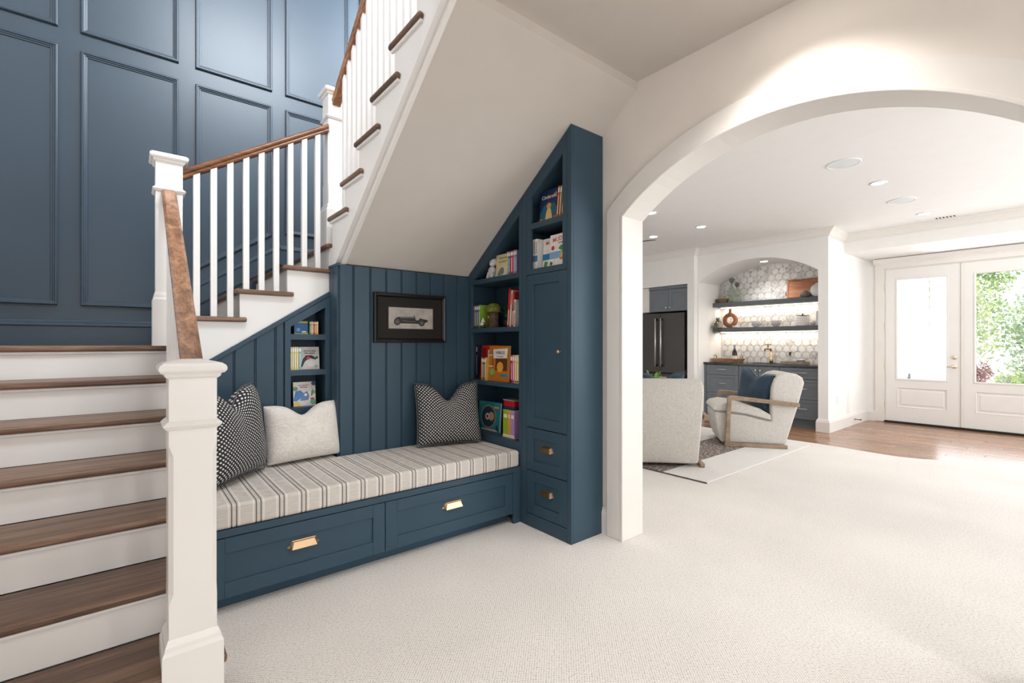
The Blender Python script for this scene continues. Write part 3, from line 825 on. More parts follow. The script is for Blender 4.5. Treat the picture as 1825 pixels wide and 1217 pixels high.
def glazed_door(n, y0, y1, label, hinge_hi, hardware):
    d = bpy.data.objects.new('door_%d' % n, None); COL.objects.link(d)
    d.location = (9.14, (y0+y1)/2, 0.02); WM[d.name] = Matrix.Translation(d.location)
    struct(d, label)
    g0, g1, gz0, gz1 = y0+0.138, y1-0.138, 0.667, 2.192
    X0, X1 = 9.122, 9.166
    mb = MB().box(X0, y0, 0.024, X1, g0, 2.350).box(X0, g1, 0.024, X1, y1, 2.350)
    mb.box(X0, g0, gz1, X1, g1, 2.350).box(X0, g0, 0.545, X1, g1, gz0).box(X0, g0, 0.024, X1, g1, 0.238)
    mb.box(X0+0.020, g0, 0.238, X1, g1, 0.545)
    build(mb, 'door_leaf', DOORW, parent=d)
    build(MB().ringmould([(g0, 0.238), (g1, 0.238), (g1, 0.545), (g0, 0.545)], [(0, 0.014), (0, 0.016), (0.006, 0.020), (0.012, 0.016), (0.016, 0.004), (0.034, 0.004), (0.05, 0.010), (0.06, 0.010)], lambda a, b, h: (X0+0.018-h, a, b)), 'panel_moulding', DOORW, parent=d)
    build(MB().box(X0+0.005, g0+0.055, 0.293, X0+0.014, g1-0.055, 0.49), 'raised_panel', DOORW, parent=d)
    build(MB().box(9.140, g0, gz0, 9.146, g1, gz1), 'glass_pane', PANE, parent=d)
    build(MB().ringmould([(g0, gz0), (g1, gz0), (g1, gz1), (g0, gz1)], [(-0.012, 0), (-0.012, 0.007), (0.0, 0.010), (0.008, 0.006), (0.012, -0.012)], lambda a, b, h: (X0-h, a, b)), 'glass_bead', DOORW, parent=d)
    yh = y1+0.001 if hinge_hi else y0-0.001
    for hz in (0.27, 0.865, 1.49, 2.10):
        mb = MB().lathe((9.119, yh, hz-0.05), [(0.007, 0), (0.007, 0.1)], 10)
        build(mb, 'hinge', PALEB, parent=d)
    if hardware:
        yy = y0+0.066
        build(MB().lathe((X0, yy, 1.014), [(0.032, 0.0), (0.032, -0.008), (0.024, -0.014), (0.014, -0.018), (0.012, -0.03), (0.010, -0.03)], 20, 'x'), 'deadbolt', PALEB, parent=d, smooth=True)
        h = build(MB().lathe((X0, yy, 0.885), [(0.033, 0.0), (0.033, -0.008), (0.026, -0.013), (0.012, -0.016), (0.011, -0.04)], 20, 'x'), 'door_handle', PALEB, parent=d, smooth=True)
        build(MB().tube([(X0-0.042, yy-0.005, 0.885), (X0-0.046, yy+0.03, 0.883), (X0-0.042, yy+0.075, 0.878)], [0.011, 0.010, 0.008], 10), 'lever', PALEB, parent=h, smooth=True)
    return d
glazed_door(1, 1.160, 2.014, 'white glazed door leaf with brass lever', True, True)
glazed_door(2, 0.296, 1.153, 'white glazed door leaf showing the garden', False, False)
struct(build(MB().box(9.108, 1.128, 0.03, 9.121, 1.156, 2.345), 'trim_6', TRIM), 'narrow white astragal between the doors')

# ------------------------------------------------------------------ outdoors
SIDE = plain('white_siding', (0.86, 0.86, 0.86), 0.6, var=0.01)
hs = struct(build(MB().box(9.28, 2.12, -0.2, 12.80, 2.3, 3.6), 'wall_outside', SIDE), 'white lap siding outside the left door')
for i in range(20):
    z = -0.1+0.176*i
    build(MB().prism([(2.12, z), (2.092, z), (2.110, z+0.19), (2.12, z+0.19)], 'x', 9.28, 12.80), 'siding_board', SIDE, parent=hs)
col = thing('porch_column', 'square white porch column at the end of the siding', 'column', (12.95, 1.97, -0.15))
build(MB().box(12.84, 1.86, -0.15, 13.08, 2.10, 3.6), 'shaft', SIDE, parent=col, bevel=0.01)
build(MB().box(12.80, 1.82, -0.15, 13.12, 2.14, 0.1), 'plinth', SIDE, parent=col, bevel=0.01)
struct(build(MB().box(9.27, -14, -0.2, 40, 18, -0.14), 'floor_patio', plain('pale_patio', (0.62, 0.60, 0.56), 0.9, var=0.1, nscale=1.5)), 'pale sunny ground outside')
tag(build(MB().box(11.0, 2.075, 0.52, 11.07, 2.092, 0.66), 'outdoor_outlet', plain('grey_outlet_cover', (0.25, 0.26, 0.28), 0.5), bevel=0.006), 'small grey outlet cover on the white siding', 'outlet')
def foliage(name, label, loc, rx, rz, hz, cols, n, leaf, seed, trunk=True, group=None):
    rnd = random.Random(seed)
    t = thing(name, label, 'tree' if trunk else 'shrub', loc, group=group)
    mb = MB()
    blobs = [(rnd.uniform(-0.65, 0.65)*rx, rnd.uniform(-0.65, 0.65)*rx, hz+rnd.uniform(-0.7, 0.7)*rz, rnd.uniform(0.3, 0.55)) for _ in range(22)]
    for i in range(n):
        b = blobs[i % len(blobs)]
        while True:
            p = Vector((rnd.uniform(-1, 1), rnd.uniform(-1, 1), rnd.uniform(-1, 1)))
            if p.length < 1: break
        p = p.normalized()*(p.length**0.45)
        c = Vector((b[0]+p.x*rx*b[3], b[1]+p.y*rx*b[3], b[2]+p.z*rz*b[3]))
        if c.z < 0.02: c.z = 0.02
        u = Vector((rnd.uniform(-1, 1), rnd.uniform(-1, 1), rnd.uniform(-1, 1))).normalized()
        q = u.cross(Vector((0.3, 0.5, 0.8))).normalized()
        L = leaf*rnd.uniform(0.6, 1.2)
        mb.m = 0 if rnd.random() < 0.6 else 1
        mb.add([c, c+u*L*0.5+q*L*0.28, c+u*L, c+u*L*0.5-q*L*0.28], [(0,1,2,3)])
    f = build(mb, 'foliage', cols, parent=t, local=True); f['kind'] = 'stuff'
    tr = MB()
    if trunk:
        tr.tube([(0, 0, 0), (0.03, 0.02, hz*0.5), (0.0, 0.05, hz)], [rx*0.06, rx*0.045, rx*0.02], 8)
    else:
        for k in range(5): tr.tube([(0, 0, 0), (rx*0.5*math.cos(k*1.3), rx*0.5*math.sin(k*1.3), hz)], 0.012, 5)
    build(tr, 'trunk' if trunk else 'stems', plain(name+'_bark', (0.16, 0.11, 0.08), 0.9), parent=t, local=True)
    return t
def leafm(name, c):
    m = plain(name, c, 0.6, var=0.25, nscale=3)
    b = m.node_tree.nodes['Principled BSDF']
    return m
LG = leafm('leaf_lime', (0.66, 0.74, 0.36)); LM = leafm('leaf_mid_green', (0.42, 0.56, 0.32)); LP = leafm('leaf_pale', (0.76, 0.80, 0.66)); LR = leafm('leaf_maroon', (0.46, 0.24, 0.24)); LR2 = leafm('leaf_pink_brown', (0.60, 0.40, 0.37))
foliage('garden_tree', 'lime green young tree seen through the right door', (14.6, 1.85, -0.14), 0.55, 1.3, 1.7, [LG, LP], 5200, 0.10, 1)
foliage('garden_tree', 'pale green bushy tree at the right of the door glass', (15.9, 0.55, -0.14), 0.75, 1.3, 1.6, [LP, LM], 5600, 0.11, 2)
foliage('garden_tree', 'darker green tree rising behind the lime tree', (18.2, 2.2, -0.14), 1.1, 2.2, 3.0, [LM, LG], 5200, 0.15, 3)
foliage('garden_tree', 'tall mid green tree at the far right of the garden', (19.6, -0.7, -0.14), 1.3, 2.4, 3.2, [LM, LP], 5200, 0.16, 4)
foliage('garden_tree', 'green tree beside the white porch column', (18.4, 4.9, -0.14), 1.1, 2.3, 2.6, [LM, LG], 4200, 0.15, 5)
foliage('garden_shrub', 'dark red barberry shrub low in the door glass', (13.2, 1.48, -0.14), 0.26, 0.36, 0.62, [LR, LR2], 1700, 0.06, 6, False)
foliage('garden_shrub', 'bright green low shrub right of the red shrub', (13.3, 0.62, -0.14), 0.34, 0.35, 0.5, [LG, LM], 2200, 0.08, 7, False)
foliage('garden_shrub', 'pale green ground cover shrub under the trees', (14.5, 1.0, -0.14), 0.40, 0.30, 0.40, [LP, LG], 2200, 0.08, 8, False)

# ------------------------------------------------------------------ ceiling fixtures
LENS = emit('lamp_lens', (1.0, 0.95, 0.86), 28)
WHT = plain('white_plastic', (0.82, 0.82, 0.81), 0.4)
def downlight(x, y, z, label, power):
    t = thing('recessed_light', label, 'light', (x, y, z), group='recessed ceiling lights')
    build(MB().lathe((0, 0, 0), [(0.070, 0.0), (0.075, -0.004), (0.058, -0.008), (0.052, -0.002)], 24), 'trim_ring', WHT, parent=t, local=True, smooth=True)
    build(MB().lathe((0, 0, 0), [(0.050, -0.001), (0.050, -0.006), (0.03, -0.0075)], 24), 'lens', LENS, parent=t, local=True)
    d = bpy.data.lights.new('recessed_bulb', 'SPOT'); d.energy = power; d.color = (1.0, 0.965, 0.925)
    d.spot_size = math.radians(120); d.spot_blend = 0.7; d.shadow_soft_size = 0.05
    o = bpy.data.objects.new('recessed_bulb', d); COL.objects.link(o); o.location = (x, y, z-0.03)
    return t
downlight(4.86, 3.33, CZ, 'bright recessed light nearest the arch jamb', 16)
downlight(5.97, 3.31, CZ, 'bright recessed light above the lounge chairs', 16)
downlight(5.98, 4.06, CZ, 'bright recessed light just above the fan blade', 16)
downlight(5.68, 1.31, CZ, 'bright recessed light between the two ceiling speakers', 16)
downlight(7.45, 1.27, CZ, 'bright recessed light nearest the ceiling vent', 16)
downlight(7.78, 3.26, 2.512, 'bright recessed light in the bar alcove arch', 24)
downlight(2.02, 0.80, CZ, 'recessed light in front of the arch', 52)
downlight(1.75, -1.3, CZ, 'recessed light by the family room window right side', 42)
downlight(0.15, -1.3, CZ, 'recessed light by the family room window left side', 42)
downlight(0.95, 0.35, CZ, 'recessed light over the carpet before the bench', 34)
def speaker(x, y, label):
    t = thing('ceiling_speaker', label, 'speaker', (x, y, CZ), group='round ceiling speakers')
    build(MB().lathe((0, 0, 0), [(0.128, 0.0), (0.128, -0.006), (0.120, -0.008), (0.118, -0.004)], 36), 'rim', WHT, parent=t, local=True)
    build(MB().lathe((0, 0, 0), [(0.117, -0.001), (0.117, -0.005), (0.06, -0.0065)], 36), 'grille', plain('speaker_grille', (0.74, 0.76, 0.77), 0.7), parent=t, local=True)
speaker(4.83, 1.36, 'larger round ceiling speaker nearer the arch')
speaker(6.58, 1.31, 'smaller looking round ceiling speaker nearer the doors')
t = thing('ceiling_vent', 'slim dark slotted ceiling vent near the soffit', 'vent', (7.86, 1.22, CZ))
build(MB().box(-0.045, -0.19, -0.004, 0.045, 0.19, 0), 'vent_frame', WHT, parent=t, local=True)
for k in range(11):
    y = -0.165+k*0.033
    build(MB().box(-0.032, y-0.006, -0.007, 0.032, y+0.008, -0.004), 'slat', DARK if k < 6 else WHT, parent=t, local=True)
# fan: hub behind the arch jamb, dark blades
t = thing('ceiling_fan', 'dark bladed ceiling fan peeking past the arch jamb', 'fan', (4.86, 4.16, CZ))
FANM = plain('dark_bronze_fan', (0.030, 0.022, 0.018), 0.45)
build(MB().lathe((0, 0, 0), [(0.07, 0), (0.07, -0.03), (0.02, -0.045), (0.013, -0.05), (0.013, -0.18), (0.09, -0.20), (0.10, -0.30), (0.05, -0.33)], 20), 'motor', FANM, parent=t, local=True, smooth=True)
for k in range(5):
    a = math.radians(-70+72*k)
    ca, sa = math.cos(a), math.sin(a)
    def rt(u, v, zz): return (u*ca-v*sa, u*sa+v*ca, zz)
    mb = MB().loft([[rt(u, -w, -0.285), rt(u, w, -0.265), rt(u, w, -0.258), rt(u, -w, -0.278)] for u, w in ((0.09, 0.03), (0.2, 0.055), (0.74, 0.065), (0.76, 0.055))])
    build(mb, 'blade', FANM, parent=t, local=True)

# wall plates
def plate(x, z, w, h, label, cat, name, slots):
    t = thing(name, label, cat, (x, 2.26, z))
    build(MB().box(-w/2, -0.006, -h/2, w/2, 0.0, h/2), 'plate', WHT, parent=t, local=True, bevel=0.002)
    for (sx, sz, a, b) in slots:
        build(MB().box(sx-a, -0.010, sz-b, sx+a, -0.006, sz+b), 'rocker', plain(name+'_rocker', (0.74, 0.74, 0.74), 0.4), parent=t, local=True)
plate(7.71, 1.125, 0.075, 0.118, 'white single switch plate nearer the alcove corner', 'switch', 'light_switch', [(0, 0, 0.016, 0.033)])
plate(8.17, 1.128, 0.12, 0.118, 'white double switch plate nearer the door', 'switch', 'light_switch', [(-0.023, 0, 0.016, 0.033), (0.023, 0, 0.016, 0.033)])
plate(7.757, 0.42, 0.075, 0.118, 'white outlet plate low on the return wall', 'outlet', 'wall_outlet', [(0, 0.025, 0.015, 0.014), (0, -0.025, 0.015, 0.014)])
t = thing('door_stop', 'small dark spring door stop on the white baseboard', 'door stop', (8.45, 2.238, 0.075))
build(MB().lathe((0, 0, 0), [(0.012, 0), (0.012, -0.008), (0.006, -0.01), (0.006, -0.07)], 12, 'y'), 'spring_rod', BRONZE, parent=t, local=True)
build(MB().lathe((0, -0.07, 0), [(0.009, 0), (0.010, -0.012), (0.007, -0.016)], 12, 'y'), 'rubber_tip', BLACK, parent=t, local=True)

# ------------------------------------------------------------------ refrigerator and cabinet above
FRG = plain('black_stainless_steel', (0.075, 0.068, 0.064), 0.36, metal=0.55, var=0.04, nscale=2)
fg = thing('refrigerator', 'black stainless french door refrigerator in the wall recess', 'refrigerator', (7.7, 4.82, 0))
FX = 7.335
build(MB().box(FX+0.06, 4.36, 0.02, 8.1, 5.27, 1.742), 'body', BLACK, parent=fg)
for a, b in ((4.368, 4.836), (4.842, 5.262)):
    d = build(MB().box(FX, a, 0.695, FX+0.056, b, 1.745), 'door', FRG, parent=fg, bevel=0.008)
    hy = 4.870 if a > 4.5 else 4.806
    if a < 4.5: hy = 4.800
    h = build(MB().tube([(FX-0.048, hy+0.04*(1 if a > 4.5 else 0), 0.80), (FX-0.048, hy+0.04*(1 if a > 4.5 else 0), 1.655)], 0.0125, 12), 'handle', NICKEL, parent=d, smooth=True)
    for hz in (0.82, 1.635):
        build(MB().box(FX-0.048, hy+0.04*(1 if a > 4.5 else 0)-0.011, hz-0.02, FX+0.002, hy+0.04*(1 if a > 4.5 else 0)+0.011, hz+0.02), 'handle_mount', BLACK, parent=d)
d = build(MB().box(FX, 4.368, 0.06, FX+0.056, 5.262, 0.672), 'freezer_drawer', FRG, parent=fg, bevel=0.008)
build(MB().tube([(FX-0.046, 4.45, 0.612), (FX-0.046, 5.18, 0.612)], 0.0125, 12), 'handle', NICKEL, parent=d, smooth=True)
for hy in (4.47, 5.16): build(MB().box(FX-0.046, hy-0.02, 0.600, FX+0.002, hy+0.02, 0.624), 'handle_mount', NICKEL, parent=d)
uc = thing('fridge_cabinet', 'grey blue two door cabinet above the refrigerator', 'cabinet', (7.7, 4.69, 1.775))
build(MB().box(7.37, 4.295, 1.775, 8.1, 5.075, 2.215), 'body', GREYB, parent=uc)
build(MB().box(7.335, 4.295, 2.165, 7.37, 5.075, 2.215), 'top_trim', GREYB, parent=uc, bevel=0.003)
for a, b, ky in ((4.300, 4.683, 4.648), (4.687, 5.072, 4.722)):
    d = shaker(uc, 'door', a, b, 1.780, 2.160, 7.35, 'x', GREYB, rail=0.062)
    build(MB().lathe((7.35, ky, 1.842), [(0.007, 0), (0.006, -0.012), (0.014, -0.018), (0.016, -0.026), (0.010, -0.031)], 14, 'x'), 'knob', NICKEL, parent=d, smooth=True)
one(MB().box(7.36, 5.08, 1.775, 7.9, 5.30, 2.215), 'filler_panel', TRIM, 'white filler panel left of the upper fridge cabinet', 'panel')

# ------------------------------------------------------------------ bar cabinets
BXF = 7.580
def bar_pull(parent, y, z, L):
    mb = MB().tube([(BXF-0.026, y-L/2, z), (BXF-0.026, y+L/2, z)], 0.0055, 10)
    for s in (-1, 1): mb.tube([(BXF, y+s*L*0.36, z), (BXF-0.026, y+s*L*0.36, z)], 0.004, 8)
    return build(mb, 'handle', NICKEL, parent=parent, smooth=True)
def cab_unit(y0, y1, label):
    t = thing('bar_cabinet', label, 'cabinet', (7.8, (y0+y1)/2, 0), group='grey blue bar base cabinets')
    build(MB().box(BXF+0.018, y0, 0.105, 8.14, y1, 0.857), 'body', GREYB, parent=t)
    build(MB().box(BXF+0.07, y0, -0.018, BXF+0.09, y1, 0.105), 'toe_kick', GREYB, parent=t)
    return t
def drawers(t, y0, y1, L):
    for z0, z1 in ((0.695, 0.856), (0.400, 0.688), (0.112, 0.393)):
        d = shaker(t, 'drawer', y0+0.004, y1-0.004, z0, z1, BXF, 'x', GREYB, rail=0.055, rz0=0.042)
        bar_pull(d, (y0+y1)/2, (z0+z1)/2+0.01, L)
t = cab_unit(3.567, 4.110, 'grey blue bar cabinet with three drawers at the left'); drawers(t, 3.567, 4.110, 0.15)
t = cab_unit(2.384, 2.953, 'grey blue bar cabinet with three drawers at the right'); drawers(t, 2.384, 2.953, 0.19)
t = cab_unit(2.954, 3.566, 'grey blue bar sink cabinet with two doors')
for a, b, ky in ((2.958, 3.257, 3.225), (3.262, 3.562, 3.295)):
    d = shaker(t, 'door', a, b, 0.112, 0.856, BXF, 'x', GREYB, rail=0.058)
    build(MB().lathe((BXF, ky, 0.79), [(0.007, 0), (0.006, -0.012), (0.014, -0.018), (0.016, -0.026), (0.010, -0.031)], 14, 'x'), 'knob', NICKEL, parent=d, smooth=True)
one(MB().box(BXF-0.005, 4.1105, -0.018, 8.14, 4.145, 0.862), 'end_panel', GREYB, 'narrow grey blue filler panel left of the drawers', 'panel')
ct = thing('countertop', 'dark stone countertop with an inset sink in the bar', 'countertop', (7.85, 3.26, 0.865))
CTM = plain('dark_countertop_stone', (0.020, 0.019, 0.020), 0.18, var=0.3, nscale=30)
build(MB().box(BXF-0.028, 2.385, 0.865, 8.148, 3.02, 0.895).box(BXF-0.028, 3.48, 0.865, 8.148, 4.144, 0.895).box(BXF-0.028, 3.02, 0.865, 7.68, 3.48, 0.895).box(8.02, 3.02, 0.865, 8.148, 3.48, 0.895), 'slab', CTM, parent=ct)
snk = MB().box(7.68, 3.02, 0.860, 7.70, 3.48, 0.893).box(8.0, 3.02, 0.860, 8.02, 3.48, 0.893).box(7.70, 3.02, 0.860, 8.0, 3.04, 0.893).box(7.70, 3.46, 0.860, 8.0, 3.48, 0.893).box(7.68, 3.02, 0.861, 8.02, 3.48, 0.868)
build(snk, 'sink_basin', plain('dark_sink_steel', (0.08, 0.08, 0.08), 0.3, metal=0.8), parent=ct)

# floating shelves with light strips
STRIP = emit('led_strip', (1.0, 0.93, 0.82), 4)
for z0, z1, lab in ((1.835, 1.908, 'upper grey floating shelf in the bar alcove'), (1.408, 1.478, 'lower grey floating shelf in the bar alcove')):
    t = thing('floating_shelf', lab, 'shelf', (8.0, 3.26, z0), group='grey floating shelves')
    build(MB().box(7.862, 2.387, z0, 8.150, 4.143, z1), 'board', SHELFG, parent=t, bevel=0.002)
    build(MB().box(8.08, 2.42, z0-0.008, 8.10, 4.11, z0), 'light_strip', STRIP, parent=t)
    d = bpy.data.lights.new('shelf_light', 'AREA'); d.shape = 'RECTANGLE'; d.size = 0.02; d.size_y = 1.65; d.energy = 4.2; d.color = (1.0, 0.89, 0.74)
    l = bpy.data.objects.new('shelf_light', d); COL.objects.link(l); l.location = (8.06, 3.26, z0-0.012)

# ================================================================== loose things
# ------------------------------------------------------------------ pillows
def pillow_mesh(W, H, T, notch, pinch=0.07, n=22, wob=0.0, seed=0):
    rnd = random.Random(seed)
    ph = [rnd.uniform(0, 6) for _ in range(4)]
    mb = MB(); idx = {}; mb.uv = []
    def pt(u, v, s):
        x = u*W/2*(1-pinch*(1-v*v)); z = H/2*v*(1-pinch*(1-u*u))
        top = ((v+1)/2)**3
        z -= notch*math.exp(-(u/0.34)**2)*top
        t = T/2*max(0, (1-u**4))**0.55*max(0, (1-v**4))**0.55
        t *= 1-0.45*math.exp(-(u/0.3)**2)*top
        t += wob*T*(math.sin(3*u+ph[0]+2*v)+math.sin(4*v+ph[1]-2*u))*(1-u*u)*(1-v*v)*0.5
        return (x, -s*t, z+H/2)
    for s in (1, -1):
        for i in range(n+1):
            for j in range(n+1):
                u, v = -1+2*i/n, -1+2*j/n
                brd = i in (0, n) or j in (0, n)
                if s == -1 and brd: idx[(s, i, j)] = idx[(1, i, j)]; continue
                idx[(s, i, j)] = len(mb.v); mb.v.append(pt(u, v, s)); mb.uv.append((u*W/2, v*H/2))
    for s in (1, -1):
        for i in range(n):
            for j in range(n):
                mb.face((idx[(s,i,j)], idx[(s,i+1,j)], idx[(s,i+1,j+1)], idx[(s,i,j+1)]))
    edge = [pt(-1+2*i/n, -1, 1) for i in range(n+1)] + [pt(1, -1+2*j/n, 1) for j in range(1, n+1)] + [pt(1-2*i/n, 1, 1) for i in range(1, n+1)] + [pt(-1, 1-2*j/n, 1) for j in range(1, n)]
    return mb, edge
def pillow(label, mat, loc, rot, W, H, T, notch, pinch=0.07, wob=0.06, seed=0, seam=True, group=None):
    t = thing('throw_pillow', label, 'pillow', loc, rot=rot, group=group)
    mb, e = pillow_mesh(W, H, T, notch, pinch, wob=wob, seed=seed)
    o = build(mb, 'cover', mat, parent=t, local=True, smooth=True, subsurf=1)
    uvl = o.data.uv_layers.new(name='cloth')
    for lp in o.data.loops: uvl.data[lp.index].uv = mb.uv[lp.vertex_index]
    if seam:
        sm = MB().tube(e+[e[0]], 0.0035, 6)
        build(sm, 'seam_piping', SEAM if mat is DOTS else mat, parent=t, local=True, smooth=True)
    return t
def dot_fabric():
    m, nt, b = newmat('black_fabric_white_dots')
    t = nd(nt, 'ShaderNodeTexCoord'); mp = nd(nt, 'ShaderNodeMapping')
    mp.inputs['Rotation'].default_value = (0, 0, math.radians(45)); mp.inputs['Scale'].default_value = (1.0, 1.0, 1.0)
    nt.links.new(t.outputs['UV'], mp.inputs[0])
    v = nd(nt, 'ShaderNodeTexVoronoi', voronoi_dimensions='2D'); v.inputs['Scale'].default_value = 62; v.inputs['Randomness'].default_value = 0.10
    nt.links.new(mp.outputs[0], v.inputs['Vector'])
    nt.links.new(ramp(nt, v.outputs['Distance'], [(0.24, (0.74, 0.71, 0.67, 1)), (0.30, (0.018, 0.018, 0.022, 1))]), b.inputs['Base Color'])
    b.inputs['Roughness'].default_value = 0.9
    return m
DOTS = dot_fabric(); SEAM = plain('charcoal_seam', (0.10, 0.10, 0.105), 0.9, var=0.6, nscale=150)
def fur():
    m, nt, b = newmat('white_plush_fur')
    n = nd(nt, 'ShaderNodeTexNoise'); n.inputs['Scale'].default_value = 1; n.inputs['Detail'].default_value = 6; n.inputs['Distortion'].default_value = 1.5
    nt.links.new(objco(nt, (30, 30, 60), (0, 0.5, 0)), n.inputs['Vector'])
    nt.links.new(ramp(nt, n.outputs[0], [(0.3, (0.66, 0.60, 0.54, 1)), (0.7, (0.80, 0.76, 0.71, 1))]), b.inputs['Base Color'])
    b.inputs['Roughness'].default_value = 1.0; b.inputs['Specular IOR Level'].default_value = 0.05
    b.inputs['Sheen Weight'].default_value = 0.5
    bumpn(nt, b, n.outputs[0], 0.7, 0.006)
    return m
FUR = fur()
pillow('black and white dotted pillow leaning in the corner by the bookcase', DOTS, (1.775, 2.885, 0.496), (math.radians(-13), 0, math.radians(-15)), 0.475, 0.445, 0.17, 0.125, 0.05, seed=1)
pillow('black and white dotted pillow at the stair end of the bench', DOTS, (0.445, 2.865, 0.494), (math.radians(-8), 0, math.radians(46)), 0.47, 0.50, 0.18, 0.115, 0.05, seed=2, wob=0.0)
pillow('white plush lumbar pillow under the book niche', FUR, (0.845, 3.07, 0.494), (math.radians(-11), 0, math.radians(8)), 0.46, 0.36, 0.17, 0.075, 0.02, seed=3, seam=False)

# ------------------------------------------------------------------ framed car print
pf = thing('framed_print', 'black framed vintage race car print on the blue boards', 'picture', (1.56, 3.08, 1.222))
PX0, PX1, PZ0, PZ1, PY = 1.284, 1.842, 1.222, 1.568, 3.081
fr = MB()
FP = [(0, 0), (0, 0.026), (0.008, 0.030), (0.020, 0.026), (0.028, 0.016), (0.030, 0.006)]
fr.ringmould([(PX0, PZ0), (PX1, PZ0), (PX1, PZ1), (PX0, PZ1)], FP, lambda a, b, h: (a, PY-h, b))
build(fr, 'frame', plain('black_wood_frame', (0.004, 0.0035, 0.0035), 0.35), parent=pf)
build(MB().box(PX0+0.02, PY-0.009, PZ0+0.02, PX1-0.02, PY-0.002, PZ1-0.02), 'mat_board', plain('dark_brown_mat', (0.010, 0.0062, 0.0048), 0.8, var=0.2, nscale=60), parent=pf)
ix0, ix1, iz0, iz1 = 1.392, 1.739, 1.321, 1.470
build(MB().ringmould([(ix0-0.008, iz0-0.008), (ix1+0.008, iz0-0.008), (ix1+0.008, iz1+0.008), (ix0-0.008, iz1+0.008)], [(0, 0), (0, 0.003), (0.008, 0.003), (0.008, 0)], lambda a, b, h: (a, PY-0.009-h, b)), 'mat_bevel', plain('black_mat_edge', (0.006, 0.005, 0.005), 0.6), parent=pf)
ph = build(MB().box(ix0, PY-0.0105, iz0, ix1, PY-0.009, iz1), 'photograph', plain('aged_photo_paper', (0.42, 0.38, 0.345), 0.6, var=0.22, nscale=14), parent=pf)
INK = plain('photo_ink', (0.022, 0.020, 0.018), 0.6); INKG = plain('photo_grey_ink', (0.20, 0.185, 0.17), 0.6)
def u2(u, v): return (ix0+(ix1-ix0)*u, iz0+(iz1-iz0)*v)
def flat(poly, mat, name, parent, y, th=0.0006):
    return build(MB().prism(poly, 'y', y-th, y), name, mat, parent=parent)
y1 = PY-0.0106
car = [(0.13,0.38),(0.14,0.47),(0.20,0.55),(0.25,0.56),(0.57,0.57),(0.585,0.55),(0.60,0.42),(0.675,0.42),(0.685,0.52),(0.72,0.50),(0.80,0.47),(0.875,0.44),(0.88,0.36),(0.80,0.28),(0.70,0.245),(0.26,0.25),(0.22,0.26)]
flat([u2(*p) for p in car], INK, 'car_body', ph, y1)
flat([u2(*p) for p in [(0.25,0.50),(0.57,0.515),(0.575,0.545),(0.25,0.535)]], INKG, 'bonnet_highlight', ph, y1-0.0007)
flat([u2(*p) for p in [(0.30,0.38),(0.40,0.34),(0.60,0.33),(0.60,0.345),(0.42,0.355),(0.31,0.40)]], INKG, 'side_highlight', ph, y1-0.0007)
flat([u2(*p) for p in [(0.55,0.565),(0.575,0.565),(0.572,0.64),(0.560,0.64)]], INK, 'windscreen', ph, y1)
for cxw, czw in ((0.185, 0.325), (0.735, 0.30)):
    c = u2(cxw, czw)
    for rr, mm, dy in ((0.0255, INK, 0.0008), (0.015, INKG, 0.0014), (0.012, INK, 0.0020), (0.004, plain('photo_light', (0.5, 0.46, 0.42), 0.6), 0.0026)):
        flat([(c[0]+rr*math.cos(k*math.pi/10), c[1]+rr*math.sin(k*math.pi/10)) for k in range(20)], mm, 'wheel', ph, y1-dy+0.0006)
for k in range(9):
    flat([u2(0.30+0.042*k, 0.125), u2(0.30+0.042*k+0.032, 0.125), u2(0.30+0.042*k+0.032, 0.14), u2(0.30+0.042*k, 0.14)], INKG, 'caption_mark', ph, y1)

# ------------------------------------------------------------------ books
_tm = {}
def cm(rgb, rough=0.45):
    if rgb not in _tm: _tm[rgb] = plain('print_%d_%d_%d' % rgb, lin(*rgb), rough, var=0.06, nscale=25)
    return _tm[rgb]
_txt = {}
def text_mb(s, size, bold=0.0):
    cu_ = bpy.data.curves.new('lettering', 'FONT'); cu_.body = s; cu_.size = size
    cu_.align_x = 'CENTER'; cu_.align_y = 'CENTER'; cu_.offset = bold; cu_.resolution_u = 3
    o = bpy.data.objects.new('lettering', cu_); COL.objects.link(o)
    dg = bpy.context.evaluated_depsgraph_get()
    me = bpy.data.meshes.new_from_object(o.evaluated_get(dg))
    V = [tuple(v.co) for v in me.vertices]; Fc = [tuple(p.vertices) for p in me.polygons]
    bpy.data.objects.remove(o); bpy.data.curves.remove(cu_); bpy.data.meshes.remove(me)
    return V, Fc
def book(label, loc, rotz, W, Tk, Hh, rgb, group, tilt=0.0, tiltx=0.0, page=True, name='book'):
    # local: W along x (spine at -x), thickness along y (front cover at -y), height z
    from mathutils import Euler
    t = thing(name, label, 'book', loc, rot=(tiltx, tilt, rotz), group=group)
    c = 0.0022
    mb = MB().box(-W/2, -Tk/2, 0, W/2, -Tk/2+c, Hh).box(-W/2, Tk/2-c, 0, W/2, Tk/2, Hh).box(-W/2, -Tk/2+c, 0, -W/2+c, Tk/2-c, Hh)
    build(mb, 'cover', cm(rgb), parent=t, local=True)
    build(MB().box(-W/2+c, -Tk/2+c, 0.003, W/2-0.003, Tk/2-c, Hh-0.003), 'pages', PAGES, parent=t, local=True)
    return t
